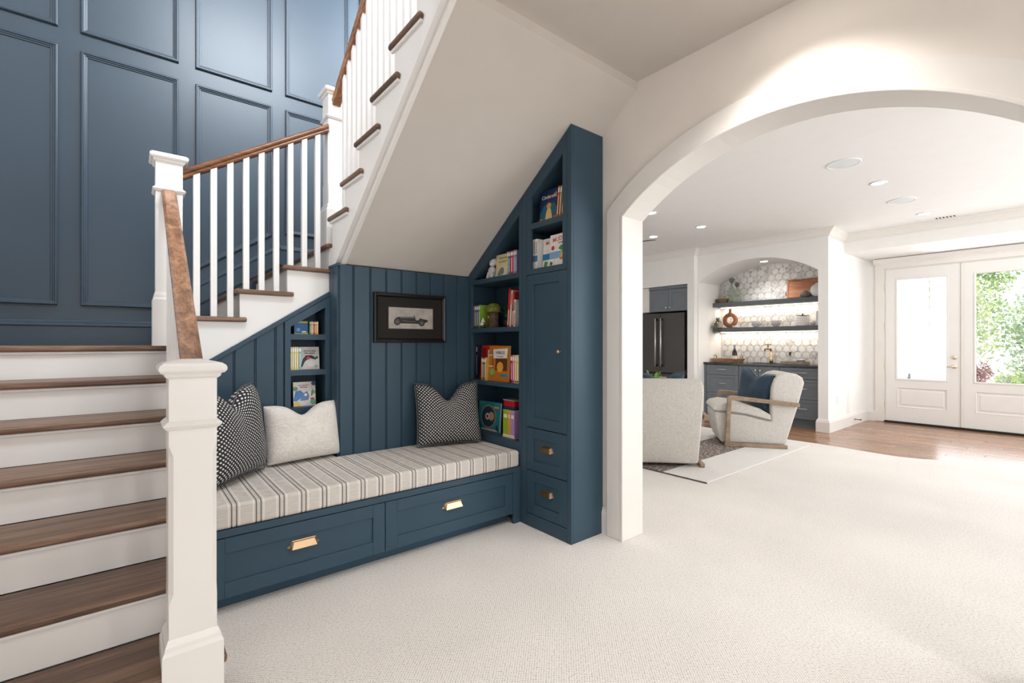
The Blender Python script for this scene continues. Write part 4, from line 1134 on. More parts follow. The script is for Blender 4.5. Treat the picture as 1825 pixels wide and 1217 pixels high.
def front(t, W, Tk, Hh, shapes):
    # print on the front cover: ('rect',u0,v0,u1,v1,rgb) ('disc',u,v,r,rgb) ('poly',[(u,v)..],rgb) ('text',s,u,v,size,rgb,rot)
    d = 0.0
    for k, sh in enumerate(shapes):
        y = -Tk/2-0.0002-0.00025*k
        P = lambda u, v: ((u-0.5)*W, v*Hh)
        if sh[0] == 'rect':
            _, a, b, c_, e, rgb = sh; poly = [P(a,b), P(c_,b), P(c_,e), P(a,e)]
        elif sh[0] == 'disc':
            _, a, b, r_, rgb = sh; q = P(a, b); poly = [(q[0]+r_*W*math.cos(i*math.pi/9), q[1]+r_*W*math.sin(i*math.pi/9)) for i in range(18)]
        elif sh[0] == 'poly':
            _, pp_, rgb = sh; poly = [P(*p) for p in pp_]
        else:
            _, s_, a, b, size, rgb = sh[:6]; rot = sh[6] if len(sh) > 6 else 0
            V, Fc = text_mb(s_, size*Hh, 0.0006)
            q = P(a, b); cr, sr = math.cos(rot), math.sin(rot)
            mb = MB().add([(q[0]+v[0]*cr-v[1]*sr, y, q[1]+v[0]*sr+v[1]*cr) for v in V], Fc)
            build(mb, 'title_lettering', cm(rgb), parent=t, local=True); continue
        build(MB().prism(poly, 'y', y-0.0002, y), 'cover_print', cm(rgb), parent=t, local=True)
def spine(t, W, Tk, Hh, shapes):
    for k, (v0, v1, a, rgb) in enumerate(shapes):
        build(MB().box(-W/2-0.0004-0.0002*k, -Tk*a/2, v0*Hh, -W/2, Tk*a/2, v1*Hh), 'spine_print', cm(rgb), parent=t, local=True)
HP = -math.pi/2
SB = [(0.80, 0.94, 0.85, (240, 236, 226)), (0.12, 0.70, 0.22, (250, 246, 236)), (0.03, 0.08, 0.7, (60, 60, 66))]
def spine_book(label, y0, y1, z0, h, xf, depth, rgb, group, sp=None, tilt=0.0):
    t = book(label, (xf+depth/2, (y0+y1)/2, z0), 0, depth, abs(y0-y1)-0.0008, h, rgb, group, tiltx=tilt)
    spine(t, depth, abs(y0-y1)-0.0008, h, sp or SB[:2]); return t
def cover_book(label, y0, y1, z0, h, xf, rgb, group, shapes, thick=0.012, lean=0.10, turn=0.0):
    t = book(label, (xf, (y0+y1)/2, z0), HP+turn, abs(y0-y1), thick, h, rgb, group, tiltx=-lean)
    front(t, abs(y0-y1), thick, h, shapes); return t
G1 = 'books on the top bookcase shelf'; G2 = 'books on the second bookcase shelf'; G3 = 'books on the third bookcase shelf'; G4 = 'books on the lowest bookcase shelf'; G5 = 'books in the tall cabinet'; G6 = 'books in the niche shelf'
# shelf A (z 1.703)
ZA = 1.7035
cover_book("cream board book titled That's not my unicorn", 2.800, 2.640, ZA, 0.168, 2.125, (226, 208, 160), G1, [
    ('text', "That's not", 0.5, 0.84, 0.13, (110, 90, 60)), ('text', 'my unicorn', 0.5, 0.68, 0.12, (110, 90, 60)),
    ('poly', [(0.12,0.12),(0.30,0.36),(0.48,0.44),(0.60,0.36),(0.62,0.18),(0.45,0.10),(0.25,0.06)], (128, 138, 146)),
    ('poly', [(0.60,0.06),(0.64,0.36),(0.74,0.52),(0.86,0.36),(0.84,0.06)], (236, 226, 206))], thick=0.016, lean=0.05)
xa = 2.095
for (y0, y1, rgb, lab) in ((2.636, 2.622, (196, 178, 96), 'thin yellow book beside the unicorn book'), (2.620, 2.600, (40, 128, 166), 'blue spined book on the top bookcase shelf'), (2.598, 2.566, (206, 40, 60), 'thick crimson book on the top bookcase shelf'), (2.564, 2.546, (150, 142, 186), 'lilac book next to the crimson book'), (2.544, 2.526, (132, 132, 172), 'grey lilac book against the top shelf side')):
    spine_book(lab, y0, y1, ZA, 0.168, xa, 0.15, rgb, G1)
# shelf B (z 1.333)
ZB = 1.3335
for (y0, y1, rgb, lab) in ((3.082, 3.064, (226, 208, 160), 'cream book at the left end of the plant shelf'), (3.063, 3.047, (222, 122, 52), 'orange book on the plant shelf'), (3.046, 3.024, (36, 120, 150), 'teal book on the plant shelf'), (3.023, 2.999, (94, 70, 140), 'purple book on the plant shelf'), (2.998, 2.976, (138, 176, 60), 'lime green book on the plant shelf')):
    spine_book(lab, y0, y1, ZB, 0.180, 2.10, 0.16, rgb, G2, SB)
for (y0, h, rgb, lab, tl) in ((2.652, 0.275, (200, 36, 34), 'tall red book leaning on the plant shelf', 0.09), (2.627, 0.262, (206, 196, 186), 'tall white striped book leaning on the plant shelf', 0.09), (2.602, 0.250, (168, 40, 40), 'dark red slim book leaning on the plant shelf', 0.09)):
    spine_book(lab, y0+0.010, y0-0.010, ZB+0.0015, h, 2.115, 0.17, rgb, G2, [(0.05, 0.45, 0.5, (230, 214, 190)), (0.6, 0.9, 0.4, (220, 60, 50))], tilt=tl)
spine_book('white and green book leaning at the shelf end', 2.572, 2.552, ZB+0.0015, 0.19, 2.10, 0.15, (222, 222, 212), G2, [(0.05, 0.5, 0.7, (210, 150, 160)), (0.6, 0.92, 0.5, (90, 150, 110))], tilt=0.05)
# shelf C (z .936)
ZC = 0.9365
spine_book('dark navy book at the left end of the third shelf', 3.086, 3.070, ZC, 0.268, 2.14, 0.16, (26, 34, 64), G3)
cover_book('red picture book titled NIBBLES partly covered', 3.066, 2.850, ZC, 0.266, 2.165, (196, 48, 30), G3, [
    ('rect', 0.05, 0.12, 0.30, 0.92, (150, 20, 22)), ('poly', [(0.42,0.62),(1.0,0.70),(1.0,0.92),(0.40,0.86)], (232, 226, 214)), ('text', 'NIBBLES', 0.70, 0.775, 0.105, (22, 110, 100), 0.07),
    ('rect', 0.44, 0.10, 0.62, 0.34, (228, 120, 40)), ('rect', 0.05, 0.03, 0.95, 0.10, (228, 96, 54))], thick=0.012, lean=0.09)
for i, (rgb, lab) in enumerate((((196, 156, 66), 'slim ochre book in front of the red NIBBLES book'), ((84, 70, 52), 'slim brown book in front of the red NIBBLES book'), ((206, 170, 90), 'slim sand coloured book in front of the red NIBBLES book'))):
    spine_book(lab, 2.946-0.021*i, 2.927-0.021*i, ZC, 0.172, 2.09, 0.055, rgb, G3)
cover_book('orange picture book titled NIBBLES with a white title sign', 2.882, 2.640, ZC, 0.262, 2.115, (196, 116, 26), G3, [
    ('rect', 0.16, 0.12, 0.24, 0.92, (150, 80, 22)), ('rect', 0.34, 0.30, 0.92, 0.64, (92, 48, 26)), ('poly', [(0.22,0.64),(0.90,0.66),(0.92,0.93),(0.20,0.90)], (234, 228, 216)),
    ('text', 'NIBBLES', 0.56, 0.80, 0.115, (26, 34, 40)), ('text', 'the book monster', 0.56, 0.70, 0.042, (60, 60, 60)), ('disc', 0.20, 0.25, 0.11, (128, 176, 92)), ('disc', 0.58, 0.40, 0.16, (230, 160, 60)), ('rect', 0.62, 0.14, 0.95, 0.21, (28, 132, 168)), ('rect', 0.0, 0.72, 0.18, 0.745, (236, 226, 206)), ('rect', 0.0, 0.40, 0.24, 0.425, (236, 226, 206))], thick=0.014, lean=0.06)
one_x = 2.088
for i, (rgb, lab) in enumerate((((196, 40, 66), 'crimson book at the right of the third shelf'), ((226, 150, 160), 'pink book at the right of the third shelf'), ((234, 190, 150), 'peach book at the right of the third shelf'), ((232, 214, 120), 'yellow book at the right of the third shelf'), ((206, 214, 130), 'pale lime book at the right end of the third shelf'))):
    spine_book(lab, 2.602-0.023*i, 2.581-0.023*i, ZC, 0.198, 2.10, 0.14, rgb, G3, SB)
# shelf D (z .540)
ZD = 0.5405
cover_book('teal counting book marked 1 2 3 4 5 on the lowest shelf', 3.055, 2.800, ZD, 0.225, 2.150, (36, 128, 142), G4, [
    ('text', '1', 0.14, 0.84, 0.20, (206, 40, 40)), ('text', '2 3 4 5', 0.52, 0.88, 0.125, (24, 60, 104)), ('disc', 0.48, 0.50, 0.36, (150, 130, 112)), ('disc', 0.48, 0.50, 0.31, (40, 66, 84)), ('disc', 0.62, 0.52, 0.13, (196, 160, 116)),
    ('disc', 0.44, 0.50, 0.10, (214, 220, 224)), ('disc', 0.44, 0.50, 0.055, (190, 40, 50)), ('rect', 0.20, 0.03, 0.92, 0.09, (206, 190, 170)), ('rect', 0.74, 0.80, 0.96, 0.86, (226, 140, 60)), ('poly', [(0.02,0.04),(0.10,0.30),(0.06,0.30),(0.16,0.16),(0.12,0.04)], (16, 62, 66)), ('poly', [(0.98,0.08),(0.90,0.26),(0.94,0.26),(0.84,0.14),(0.88,0.06)], (16, 62, 66))], thick=0.02, lean=0.07, turn=0.06)
bs = thing('book_box_set', 'boxed book set with lime, orange and lilac spines', 'book set', (2.19, 2.635, ZD), group=G4)
cols3 = [((150, 176, 40), 0.055), ((226, 158, 60), 0.030), ((176, 140, 190), 0.045)]
yy = 0.065
for rgb, wd in cols3:
    b_ = build(MB().box(-0.08, yy-wd+0.0006, 0.002, 0.07, yy, 0.192), 'spine_block', cm(rgb), parent=bs, local=True)
    build(MB().box(-0.0806, yy-wd+0.008, 0.14, -0.08, yy-0.008, 0.165), 'spine_print', cm((236, 226, 196)), parent=bs, local=True)
    yy -= wd
build(MB().box(-0.083, -0.068, 0.0, 0.074, 0.068, 0.002).box(-0.0815, -0.0655, 0.002, -0.0800, 0.0655, 0.022), 'slip_tray', cm((226, 220, 196)), parent=bs, local=True)
build(MB().box(-0.08, -0.0655, 0.192, 0.07, 0.0655, 0.196), 'top_board', cm((196, 196, 120)), parent=bs, local=True)
for z0, rgb, h, lab in ((ZD+0.1965, (24, 52, 96), 0.022, 'flat navy storage tin on the boxed book set'), (ZD+0.219, (190, 24, 26), 0.052, 'red box with a clear lid on the lowest shelf')):
    t = thing('storage_box', lab, 'box', (2.185, 2.645, z0))
    build(MB().box(-0.065, -0.062, 0, 0.065, 0.062, h*0.8), 'box_base', cm(rgb, 0.3), parent=t, local=True, bevel=0.006)
    build(MB().box(-0.069, -0.066, h*0.8, 0.069, 0.066, h), 'lid', cm((150, 140, 146) if h > 0.03 else (60, 84, 120), 0.2), parent=t, local=True, bevel=0.004)
# tall cabinet shelves
cover_book('dark blue storybook titled Cinderella in the tall cabinet', 2.315, 2.150, 2.0105, 0.212, 2.125, (18, 40, 84), G5, [
    ('poly', [(0.0,0.30),(0.2,0.52),(0.5,0.60),(0.8,0.55),(1.0,0.36),(1.0,0.0),(0.0,0.0)], (24, 96, 120)), ('poly', [(0.30,0.05),(0.38,0.35),(0.50,0.52),(0.62,0.35),(0.72,0.05)], (226, 190, 120)), ('disc', 0.50, 0.50, 0.12, (214, 150, 80)),
    ('text', 'Cinderella', 0.50, 0.78, 0.155, (226, 214, 180)), ('disc', 0.90, 0.86, 0.05, (232, 226, 206)), ('disc', 0.92, 0.87, 0.045, (18, 40, 84)), ('poly', [(0.0,0.0),(0.0,0.14),(0.16,0.14),(0.26,0.0)], (206, 96, 30)), ('disc', 0.86, 0.10, 0.07, (206, 110, 40))], thick=0.012, lean=0.06, turn=0.03)
for i, (rgb, lab, tl) in enumerate((((214, 96, 36), 'orange book leaning beside the Cinderella book', 0.10), ((150, 170, 110), 'green book leaning beside the Cinderella book', 0.09), ((190, 44, 48), 'red book leaning against the cabinet side', 0.08))):
    spine_book(lab, 2.140-0.022*i, 2.126-0.022*i, 2.0115, 0.20-0.004*i, 2.10, 0.14, rgb, G5, SB[:2], tilt=tl)
MUD = [('text', 'MUDDLE', 0.55, 0.85, 0.19, (200, 60, 44), 0.10), ('text', 'the Magic', 0.55, 0.72, 0.06, (60, 60, 66)), ('rect', 0.0, 0.24, 1.0, 0.46, (120, 166, 200)), ('poly', [(0.42,0.54),(0.55,0.64),(0.98,0.62),(0.90,0.50),(0.60,0.46)], (70, 140, 52)), ('disc', 0.16, 0.58, 0.08, (196, 44, 50)), ('poly', [(0.50,0.20),(0.56,0.42),(0.70,0.44),(0.76,0.20)], (214, 170, 110)), ('rect', 0.52, 0.18, 0.76, 0.25, (196, 112, 40)), ('disc', 0.10, 0.10, 0.07, (50, 110, 60))]
cover_book('white picture book titled MUDDLE standing at the right', 2.207, 2.024, 1.7085, 0.205, 2.110, (232, 228, 222), G5, MUD, thick=0.014, lean=0.05)
cover_book('white picture book titled MUDDLE partly behind the other', 2.314, 2.145, 1.7085, 0.203, 2.150, (230, 226, 220), G5, [('text', 'MUDDLE', 0.55, 0.86, 0.17, (200, 60, 44), 0.06), ('rect', 0.0, 0.30, 0.66, 0.50, (36, 120, 176)), ('poly', [(0.60,0.05),(0.66,0.62),(0.86,0.68),(0.98,0.5),(0.96,0.05)], (120, 66, 40)), ('disc', 0.80, 0.62, 0.14, (36, 84, 120)), ('poly', [(0.05,0.02),(0.12,0.26),(0.30,0.22),(0.20,0.02)], (60, 140, 60))], thick=0.012, lean=0.04)
for i, lab in enumerate(('first white MUDDLE spine by the cabinet stile', 'second white MUDDLE spine from the cabinet stile', 'third white MUDDLE spine from the cabinet stile', 'fourth white MUDDLE spine from the cabinet stile')):
    spine_book(lab, 2.392-0.019*i, 2.3745-0.019*i, 1.7085, 0.203, 2.10, 0.12, (232, 228, 222), G5, [(0.52, 0.92, 0.3, (90, 84, 84)), (0.26, 0.46, 1.0, ((60, 140, 60), (196, 50, 70), (40, 120, 176), (40, 120, 176))[i])])
# niche shelves (facing the bench)
def niche_cover(label, x0, x1, z0, h, yf, rgb, shapes, lean=0.06):
    t = book(label, ((x0+x1)/2, yf, z0), 0, x1-x0, 0.012, h, rgb, G6, tiltx=-lean); front(t, x1-x0, 0.012, h, shapes); return t
def niche_spine(label, x0, x1, z0, h, yf, depth, rgb):
    t = book(label, ((x0+x1)/2, yf+depth/2, z0), math.pi/2, depth, x1-x0-0.0008, h, rgb, G6); spine(t, depth, x1-x0-0.0008, h, SB[:2]); return t
niche_cover('blue ocean board book on the top niche shelf', 0.836, 0.922, 1.2775, 0.086, 3.30, (24, 92, 150), [('rect', 0.0, 0.86, 1.0, 1.0, (176, 170, 60)), ('disc', 0.30, 0.34, 0.14, (90, 160, 210)), ('poly', [(0.0,0.0),(0.0,0.12),(0.4,0.06),(0.7,0.20),(1.0,0.12),(1.0,0.0)], (150, 160, 80)), ('rect', 0.55, 0.16, 0.85, 0.24, (226, 226, 220))], 0.03)
for i, rgb in enumerate(((96, 130, 70), (230, 206, 160), (196, 66, 40), (232, 150, 60), (226, 190, 110))):
    niche_spine(('dark green', 'cream', 'brick red', 'orange', 'straw yellow')[i]+' little book on the top niche shelf', 0.929+0.0115*i, 0.9395+0.0115*i, 1.2775, 0.086, 3.285, 0.09, rgb)
for i in range(4):
    niche_spine(('first', 'second', 'third', 'fourth')[i]+' pale yellow spine from the left on the middle niche shelf', 0.8055+0.0135*i, 0.818+0.0135*i, 1.0435, 0.150, 3.275, 0.12, (226, 208, 140))
niche_spine('pale teal spine on the middle niche shelf', 0.860, 0.8735, 1.0435, 0.150, 3.275, 0.12, (110, 176, 180))
niche_cover('pale grey illustrated book with black creature on the middle niche shelf', 0.876, 0.998, 1.0435, 0.150, 3.305, (206, 200, 196), [('text', 'Are you there', 0.5, 0.82, 0.09, (60, 60, 70)), ('text', 'little penguin?', 0.5, 0.72, 0.08, (60, 60, 70)), ('poly', [(0.02,0.10),(0.12,0.45),(0.3,0.62),(0.6,0.62),(0.85,0.5),(0.8,0.42),(0.5,0.50),(0.25,0.36),(0.1,0.12)], (30, 34, 40)), ('disc', 0.42, 0.50, 0.09, (206, 44, 50)), ('poly', [(0.70,0.50),(0.92,0.60),(0.94,0.48),(0.8,0.44)], (34, 92, 60)), ('disc', 0.55, 0.24, 0.18, (214, 214, 212)), ('disc', 0.82, 0.12, 0.07, (150, 160, 120))], 0.10)
niche_cover('white illustrated book with blue creature on the lowest niche shelf', 0.832, 0.972, 0.8005, 0.160, 3.30, (222, 214, 210), [('text', 'Are you there', 0.48, 0.86, 0.07, (160, 60, 70)), ('text', 'little bunny?', 0.48, 0.78, 0.06, (160, 60, 70)), ('poly', [(0.0,0.25),(0.1,0.62),(0.32,0.66),(0.5,0.50),(0.3,0.30),(0.1,0.2)], (58, 120, 176)), ('poly', [(0.3,0.22),(0.4,0.50),(0.62,0.62),(0.72,0.40),(0.66,0.24)], (96, 124, 166)), ('disc', 0.55, 0.46, 0.06, (240, 240, 240)), ('poly', [(0.0,0.0),(0.0,0.14),(0.2,0.22),(0.34,0.02)], (226, 200, 110)), ('disc', 0.88, 0.16, 0.13, (110, 170, 120)), ('disc', 0.90, 0.56, 0.10, (130, 176, 110)), ('rect', 0.76, 0.26, 0.94, 0.32, (176, 40, 50)), ('disc', 0.92, 0.92, 0.10, (36, 50, 110)), ('poly', [(0.78,0.40),(0.86,0.66),(0.82,0.82),(0.88,0.66),(0.84,0.42)], (60, 44, 60)), ('disc', 0.10, 0.72, 0.10, (90, 160, 100))], 0.10)

# ------------------------------------------------------------------ shelf ornaments
t = thing('plush_unicorn', 'small white plush unicorn with a pink mane', 'toy', (2.135, 2.862, ZA))
PL = plain('white_plush', (0.72, 0.69, 0.66), 0.95, var=0.1, nscale=40, bump=0.4)
mb = MB().ball((0, 0.0, 0.058), 0.034, 0.036, 0.042)
build(mb, 'torso', PL, parent=t, local=True, smooth=True)
hd = build(MB().ball((-0.012, -0.024, 0.122), 0.028, 0.032, 0.030).ball((-0.026, -0.030, 0.108), 0.020, 0.024, 0.018), 'head', PL, parent=t, local=True, smooth=True)
build(MB().lathe((-0.008, -0.022, 0.146), [(0.008, 0), (0.005, 0.014), (0.001, 0.030)], 8), 'horn', cm((206, 180, 120)), parent=t, local=True)
build(MB().ball((0.012, -0.036, 0.132), 0.014, 0.012, 0.026), 'mane', cm((206, 90, 100)), parent=t, local=True, smooth=True)
for s in (-1, 1):
    build(MB().tube([(-0.018, s*0.020, 0.05), (-0.030, s*0.024, 0.0)], [0.014, 0.013], 10), 'leg', PL, parent=t, local=True, smooth=True)
    build(MB().tube([(0.018, s*0.022, 0.045), (0.014, s*0.028, 0.0)], [0.016, 0.014], 10), 'leg', PL, parent=t, local=True, smooth=True)
    build(MB().lathe((-0.002, -0.024+s*0.018, 0.146), [(0.007, 0), (0.001, 0.018)], 8), 'ear', PL, parent=t, local=True)
build(MB().tube([(0.02, 0.034, 0.05), (0.03, 0.056, 0.04), (0.03, 0.066, 0.02)], [0.006, 0.010, 0.004], 8), 'tail', cm((226, 214, 220)), parent=t, local=True, smooth=True)

t = thing('fairy_house', 'little mossy roofed fairy tree house on the plant shelf', 'ornament', (2.17, 2.895, ZB))
BARK = plain('carved_bark', (0.11, 0.065, 0.045), 0.9, var=0.5, nscale=60, bump=0.8, bscale=90)
build(MB().lathe((0, 0, 0), [(0.052, 0), (0.044, 0.02), (0.040, 0.06), (0.043, 0.10), (0.040, 0.125)], 16), 'stump', BARK, parent=t, local=True, smooth=True)
build(MB().lathe((0, 0, 0), [(0.060, 0.122), (0.063, 0.135), (0.054, 0.165), (0.032, 0.186), (0.008, 0.192)], 18), 'moss_roof', plain('moss_roof', (0.16, 0.19, 0.03), 0.95, var=0.5, nscale=50, bump=0.8, bscale=120), parent=t, local=True, smooth=True)
build(MB().box(-0.047, -0.012, 0.004, -0.038, 0.014, 0.05), 'little_door', cm((70, 40, 26)), parent=t, local=True, bevel=0.003)
build(MB().ball((-0.040, 0.012, 0.085), 0.006, 0.010, 0.010), 'little_window', cm((190, 150, 80)), parent=t, local=True)
t = thing('garden_gnome', 'tiny white bearded gnome figurine with an orange face', 'figurine', (2.105, 2.945, ZB))
build(MB().lathe((0, 0, 0), [(0.020, 0), (0.022, 0.012), (0.016, 0.030)], 14), 'coat', cm((30, 70, 48)), parent=t, local=True, smooth=True)
build(MB().ball((0, 0, 0.040), 0.016, 0.016, 0.014), 'face', cm((206, 110, 60)), parent=t, local=True, smooth=True)
build(MB().ball((-0.010, 0, 0.030), 0.012, 0.018, 0.016), 'beard', cm((236, 232, 226)), parent=t, local=True, smooth=True)
build(MB().lathe((0, 0, 0.046), [(0.017, 0), (0.012, 0.012), (0.002, 0.034)], 14), 'hat', cm((226, 222, 214)), parent=t, local=True, smooth=True)
def leaf_cluster(mb, rnd, c, R, n, L, wdt, droop=0.3, down=False):
    for _ in range(n):
        a = rnd.uniform(0, 2*math.pi); e = rnd.uniform(-0.3, 1.2) if not down else rnd.uniform(-1.2, 0.9)
        d = Vector((math.cos(a)*math.cos(e), math.sin(a)*math.cos(e), math.sin(e)))
        p = Vector(c)+d*R*rnd.uniform(0.25, 1.0)
        sdv = d.cross(Vector((0, 0, 1)))
        sdv = sdv.normalized() if sdv.length > 0.01 else Vector((1, 0, 0))
        tip = p+d*L+Vector((0, 0, -droop*L))
        m_ = (p+tip)/2+Vector((0, 0, 0.12*L))
        mb.add([p, m_+sdv*wdt, tip, m_-sdv*wdt, m_+Vector((0, 0, 0.1*wdt))], [(0,1,4),(1,2,4),(2,3,4),(3,0,4)])
rnd = random.Random(5)
t = thing('trailing_plant', 'small leafy dark green plant in the bookcase', 'plant', (2.21, 2.757, ZB))
build(MB().lathe((0, 0, 0), [(0.030, 0), (0.042, 0.01), (0.045, 0.06), (0.040, 0.062), (0.036, 0.05)], 16), 'pot', cm((30, 30, 30)), parent=t, local=True, smooth=True)
mb = MB(); leaf_cluster(mb, rnd, (0, 0, 0.11), 0.042, 75, 0.045, 0.013)
f_ = build(mb, 'leaves', plain('dark_green_leaves', (0.055, 0.12, 0.035), 0.5, var=0.4, nscale=30), parent=t, local=True); f_['kind'] = 'stuff'
mb = MB()
for k in range(8): mb.tube([(0, 0, 0.05), (0.03*math.cos(k*0.8), 0.03*math.sin(k*0.8), 0.13)], 0.002, 4)
build(mb, 'stems', cm((60, 90, 40)), parent=t, local=True)

# ------------------------------------------------------------------ bar shelf things
def lathe_thing(name, label, cat, loc, prof, mat, part, n=24, extra=None, group=None):
    t = thing(name, label, cat, loc, group=group)
    build(MB().lathe((0, 0, 0), prof, n), part, mat, parent=t, local=True, smooth=True)
    if extra:
        for (pn, pr, pm) in extra: build(MB().lathe((0, 0, 0), pr, n), pn, pm, parent=t, local=True, smooth=True)
    return t
def tinted(name, c):
    m, nt, b = newmat(name)
    b.inputs['Base Color'].default_value = (*c, 1); b.inputs['Roughness'].default_value = 0.08
    b.inputs['Transmission Weight'].default_value = 0.85; b.inputs['IOR'].default_value = 1.2
    return m
GRN = tinted('green_bottle_glass', (0.62, 0.68, 0.58)); DGL = tinted('smoky_glass_stopper', (0.30, 0.30, 0.28)); CLR = tinted('clear_glass', (0.93, 0.94, 0.94))
ZU, ZLw, ZT = 1.909, 1.479, 0.8955
lathe_thing('glass_bottle', 'tall green glass bottle with a round stopper', 'bottle', (8.0, 3.877, ZU), [(0.045, 0), (0.050, 0.01), (0.050, 0.19), (0.042, 0.24), (0.020, 0.275), (0.017, 0.33), (0.020, 0.335)], GRN, 'bottle_body', extra=[('stopper', [(0.016, 0.335), (0.034, 0.355), (0.044, 0.385), (0.034, 0.415), (0.008, 0.428)], DGL)])
lathe_thing('glass_bottle', 'shorter green glass bottle with a round stopper', 'bottle', (7.955, 3.765, ZU), [(0.064, 0), (0.068, 0.01), (0.068, 0.10), (0.058, 0.15), (0.028, 0.195), (0.018, 0.21), (0.018, 0.25), (0.022, 0.255)], GRN, 'bottle_body', extra=[('stopper', [(0.016, 0.255), (0.032, 0.270), (0.042, 0.298), (0.032, 0.326), (0.008, 0.338)], DGL)])
WICK = plain('woven_brown_wicker', (0.20, 0.12, 0.07), 0.9, var=0.5, nscale=50, bump=0.9, bscale=80)
t = thing('wicker_tray', 'low brown wicker tray at the left of the upper shelf', 'tray', (7.98, 4.036, ZU))
mb = MB()
for k in range(5):
    rr = 0.085+0.003*k
    mb.tube([(rr*0.75*math.cos(a*math.pi/10), rr*1.05*math.sin(a*math.pi/10), 0.012+0.013*k) for a in range(21)], 0.009, 6)
build(mb, 'woven_rim', WICK, parent=t, local=True, smooth=True)
build(MB().lathe((0, 0, 0), [(0.07, 0), (0.07, 0.012)], 20), 'base', WICK, parent=t, local=True)
CBW = wood('cutting_board_wood', lin(150, 92, 60), lin(190, 126, 88), lin(214, 156, 118), (14, 1.5, 14), 0.5, rnd=False)
t = thing('cutting_board', 'large wooden cutting board leaning on the tiles', 'cutting board', (8.10, 2.775, ZU), rot=(0, math.radians(7), 0))
build(MB().box(-0.012, -0.275, 0, 0.010, 0.275, 0.315), 'board', CBW, parent=t, local=True, bevel=0.006)
gr = plain('dark_board_groove', (0.10, 0.05, 0.03), 0.7)
build(MB().ringmould([(-0.25, 0.02), (0.25, 0.02), (0.25, 0.295), (-0.25, 0.295)], [(0, 0), (0, 0.0012), (0.007, 0.0012), (0.007, 0)], lambda a, b, h: (-0.012-h, a, b)), 'juice_groove', gr, parent=t, local=True)
build(MB().tube([(-0.014, 0.278, 0.06), (-0.016, 0.285, 0.09), (-0.014, 0.278, 0.12)], 0.006, 8), 'handle', gr, parent=t, local=True)
t = thing('stone_vase', 'squat dark grey stone vase on the upper shelf', 'vase', (7.92, 2.716, ZU))
build(MB().lathe((0, 0, 0), [(0.045, 0), (0.070, 0.018), (0.076, 0.040), (0.062, 0.066), (0.032, 0.084), (0.020, 0.090), (0.022, 0.100), (0.016, 0.100)], 24), 'body', plain('grey_stone', (0.14, 0.15, 0.15), 0.8, var=0.3, nscale=30), parent=t, local=True, smooth=True)
lathe_thing('round_vase', 'round white vase cut by the alcove edge', 'vase', (7.93, 2.555, ZU), [(0.045, 0), (0.085, 0.04), (0.100, 0.095), (0.086, 0.150), (0.045, 0.182), (0.030, 0.188), (0.034, 0.200), (0.026, 0.200)], plain('matte_white_ceramic', (0.80, 0.78, 0.75), 0.6), 'body')
RW = wood('carved_ring_wood', lin(110, 62, 38), lin(168, 108, 70), lin(196, 140, 100), (10, 10, 3), 0.5, rnd=False)
t = thing('ring_vase', 'carved wooden ring vase with a short neck', 'ornament', (8.0, 3.905, ZLw))
mb = MB(); rings = []
for k in range(33):
    a = 2*math.pi*k/32
    c = Vector((0, 0.094*math.cos(a), 0.130+0.094*math.sin(a))); d = Vector((0, math.cos(a), math.sin(a)))
    rings.append([tuple(c+d*0.036*math.cos(q*math.pi/5)+Vector((0.034*math.sin(q*math.pi/5), 0, 0))) for q in range(10)])
mb.loft(rings, False, False)
build(mb, 'ring', RW, parent=t, local=True, smooth=True)
build(MB().lathe((0, 0, 0.245), [(0.034, -0.01), (0.024, 0.02), (0.022, 0.055), (0.029, 0.072), (0.022, 0.072)], 16), 'neck', RW, parent=t, local=True, smooth=True)
build(MB().lathe((0, 0, 0), [(0.052, 0), (0.046, 0.006), (0.036, 0.012)], 16), 'foot', RW, parent=t, local=True)
t = thing('potted_sage', 'grey green trailing plant spilling over the lower shelf', 'plant', (7.918, 4.055, ZLw))
build(MB().lathe((0, 0, 0), [(0.040, 0), (0.052, 0.02), (0.055, 0.07), (0.046, 0.085), (0.040, 0.075)], 18), 'pot', plain('blush_ceramic', (0.55, 0.42, 0.36), 0.7), parent=t, local=True, smooth=True)
rnd = random.Random(9); mb = MB()
leaf_cluster(mb, rnd, (-0.05, 0.0, 0.12), 0.05, 110, 0.038, 0.010)
leaf_cluster(mb, rnd, (-0.13, 0.010, 0.04), 0.05, 90, 0.035, 0.010, down=True)
leaf_cluster(mb, rnd, (-0.135, 0.01, -0.04), 0.04, 40, 0.03, 0.009, down=True)
f_ = build(mb, 'leaves', plain('sage_leaves', (0.14, 0.17, 0.12), 0.6, var=0.35, nscale=40), parent=t, local=True); f_['kind'] = 'stuff'
mb = MB()
for k in range(7): mb.tube([(0, 0, 0.07), (-0.05, 0.02*math.sin(k), 0.13), (-0.11, 0.01+0.02*math.cos(k), 0.08), (-0.135, 0.01+0.02*math.cos(k), 0.02-0.012*k)], 0.0025, 5)
build(mb, 'stems', cm((90, 84, 66)), parent=t, local=True)
WB = plain('white_ceramic', (0.82, 0.80, 0.78), 0.3); GB = plain('pale_grey_ceramic', (0.66, 0.66, 0.66), 0.35)
BOWL = [(0.032, 0), (0.036, 0.006), (0.055, 0.020), (0.074, 0.055), (0.077, 0.060), (0.072, 0.060), (0.05, 0.025), (0.01, 0.014)]
for yb, lab in ((3.458, 'left stack of white bowls on the lower shelf'), (3.155, 'right stack of white bowls on the lower shelf')):
    t = thing('bowl_stack', lab, 'bowls', (7.97, yb, ZLw), group='stacked white bowls')
    for k in range(3):
        build(MB().lathe((0, 0, 0.018*k), BOWL, 24), 'bowl', WB if k else GB, parent=t, local=True, smooth=True)
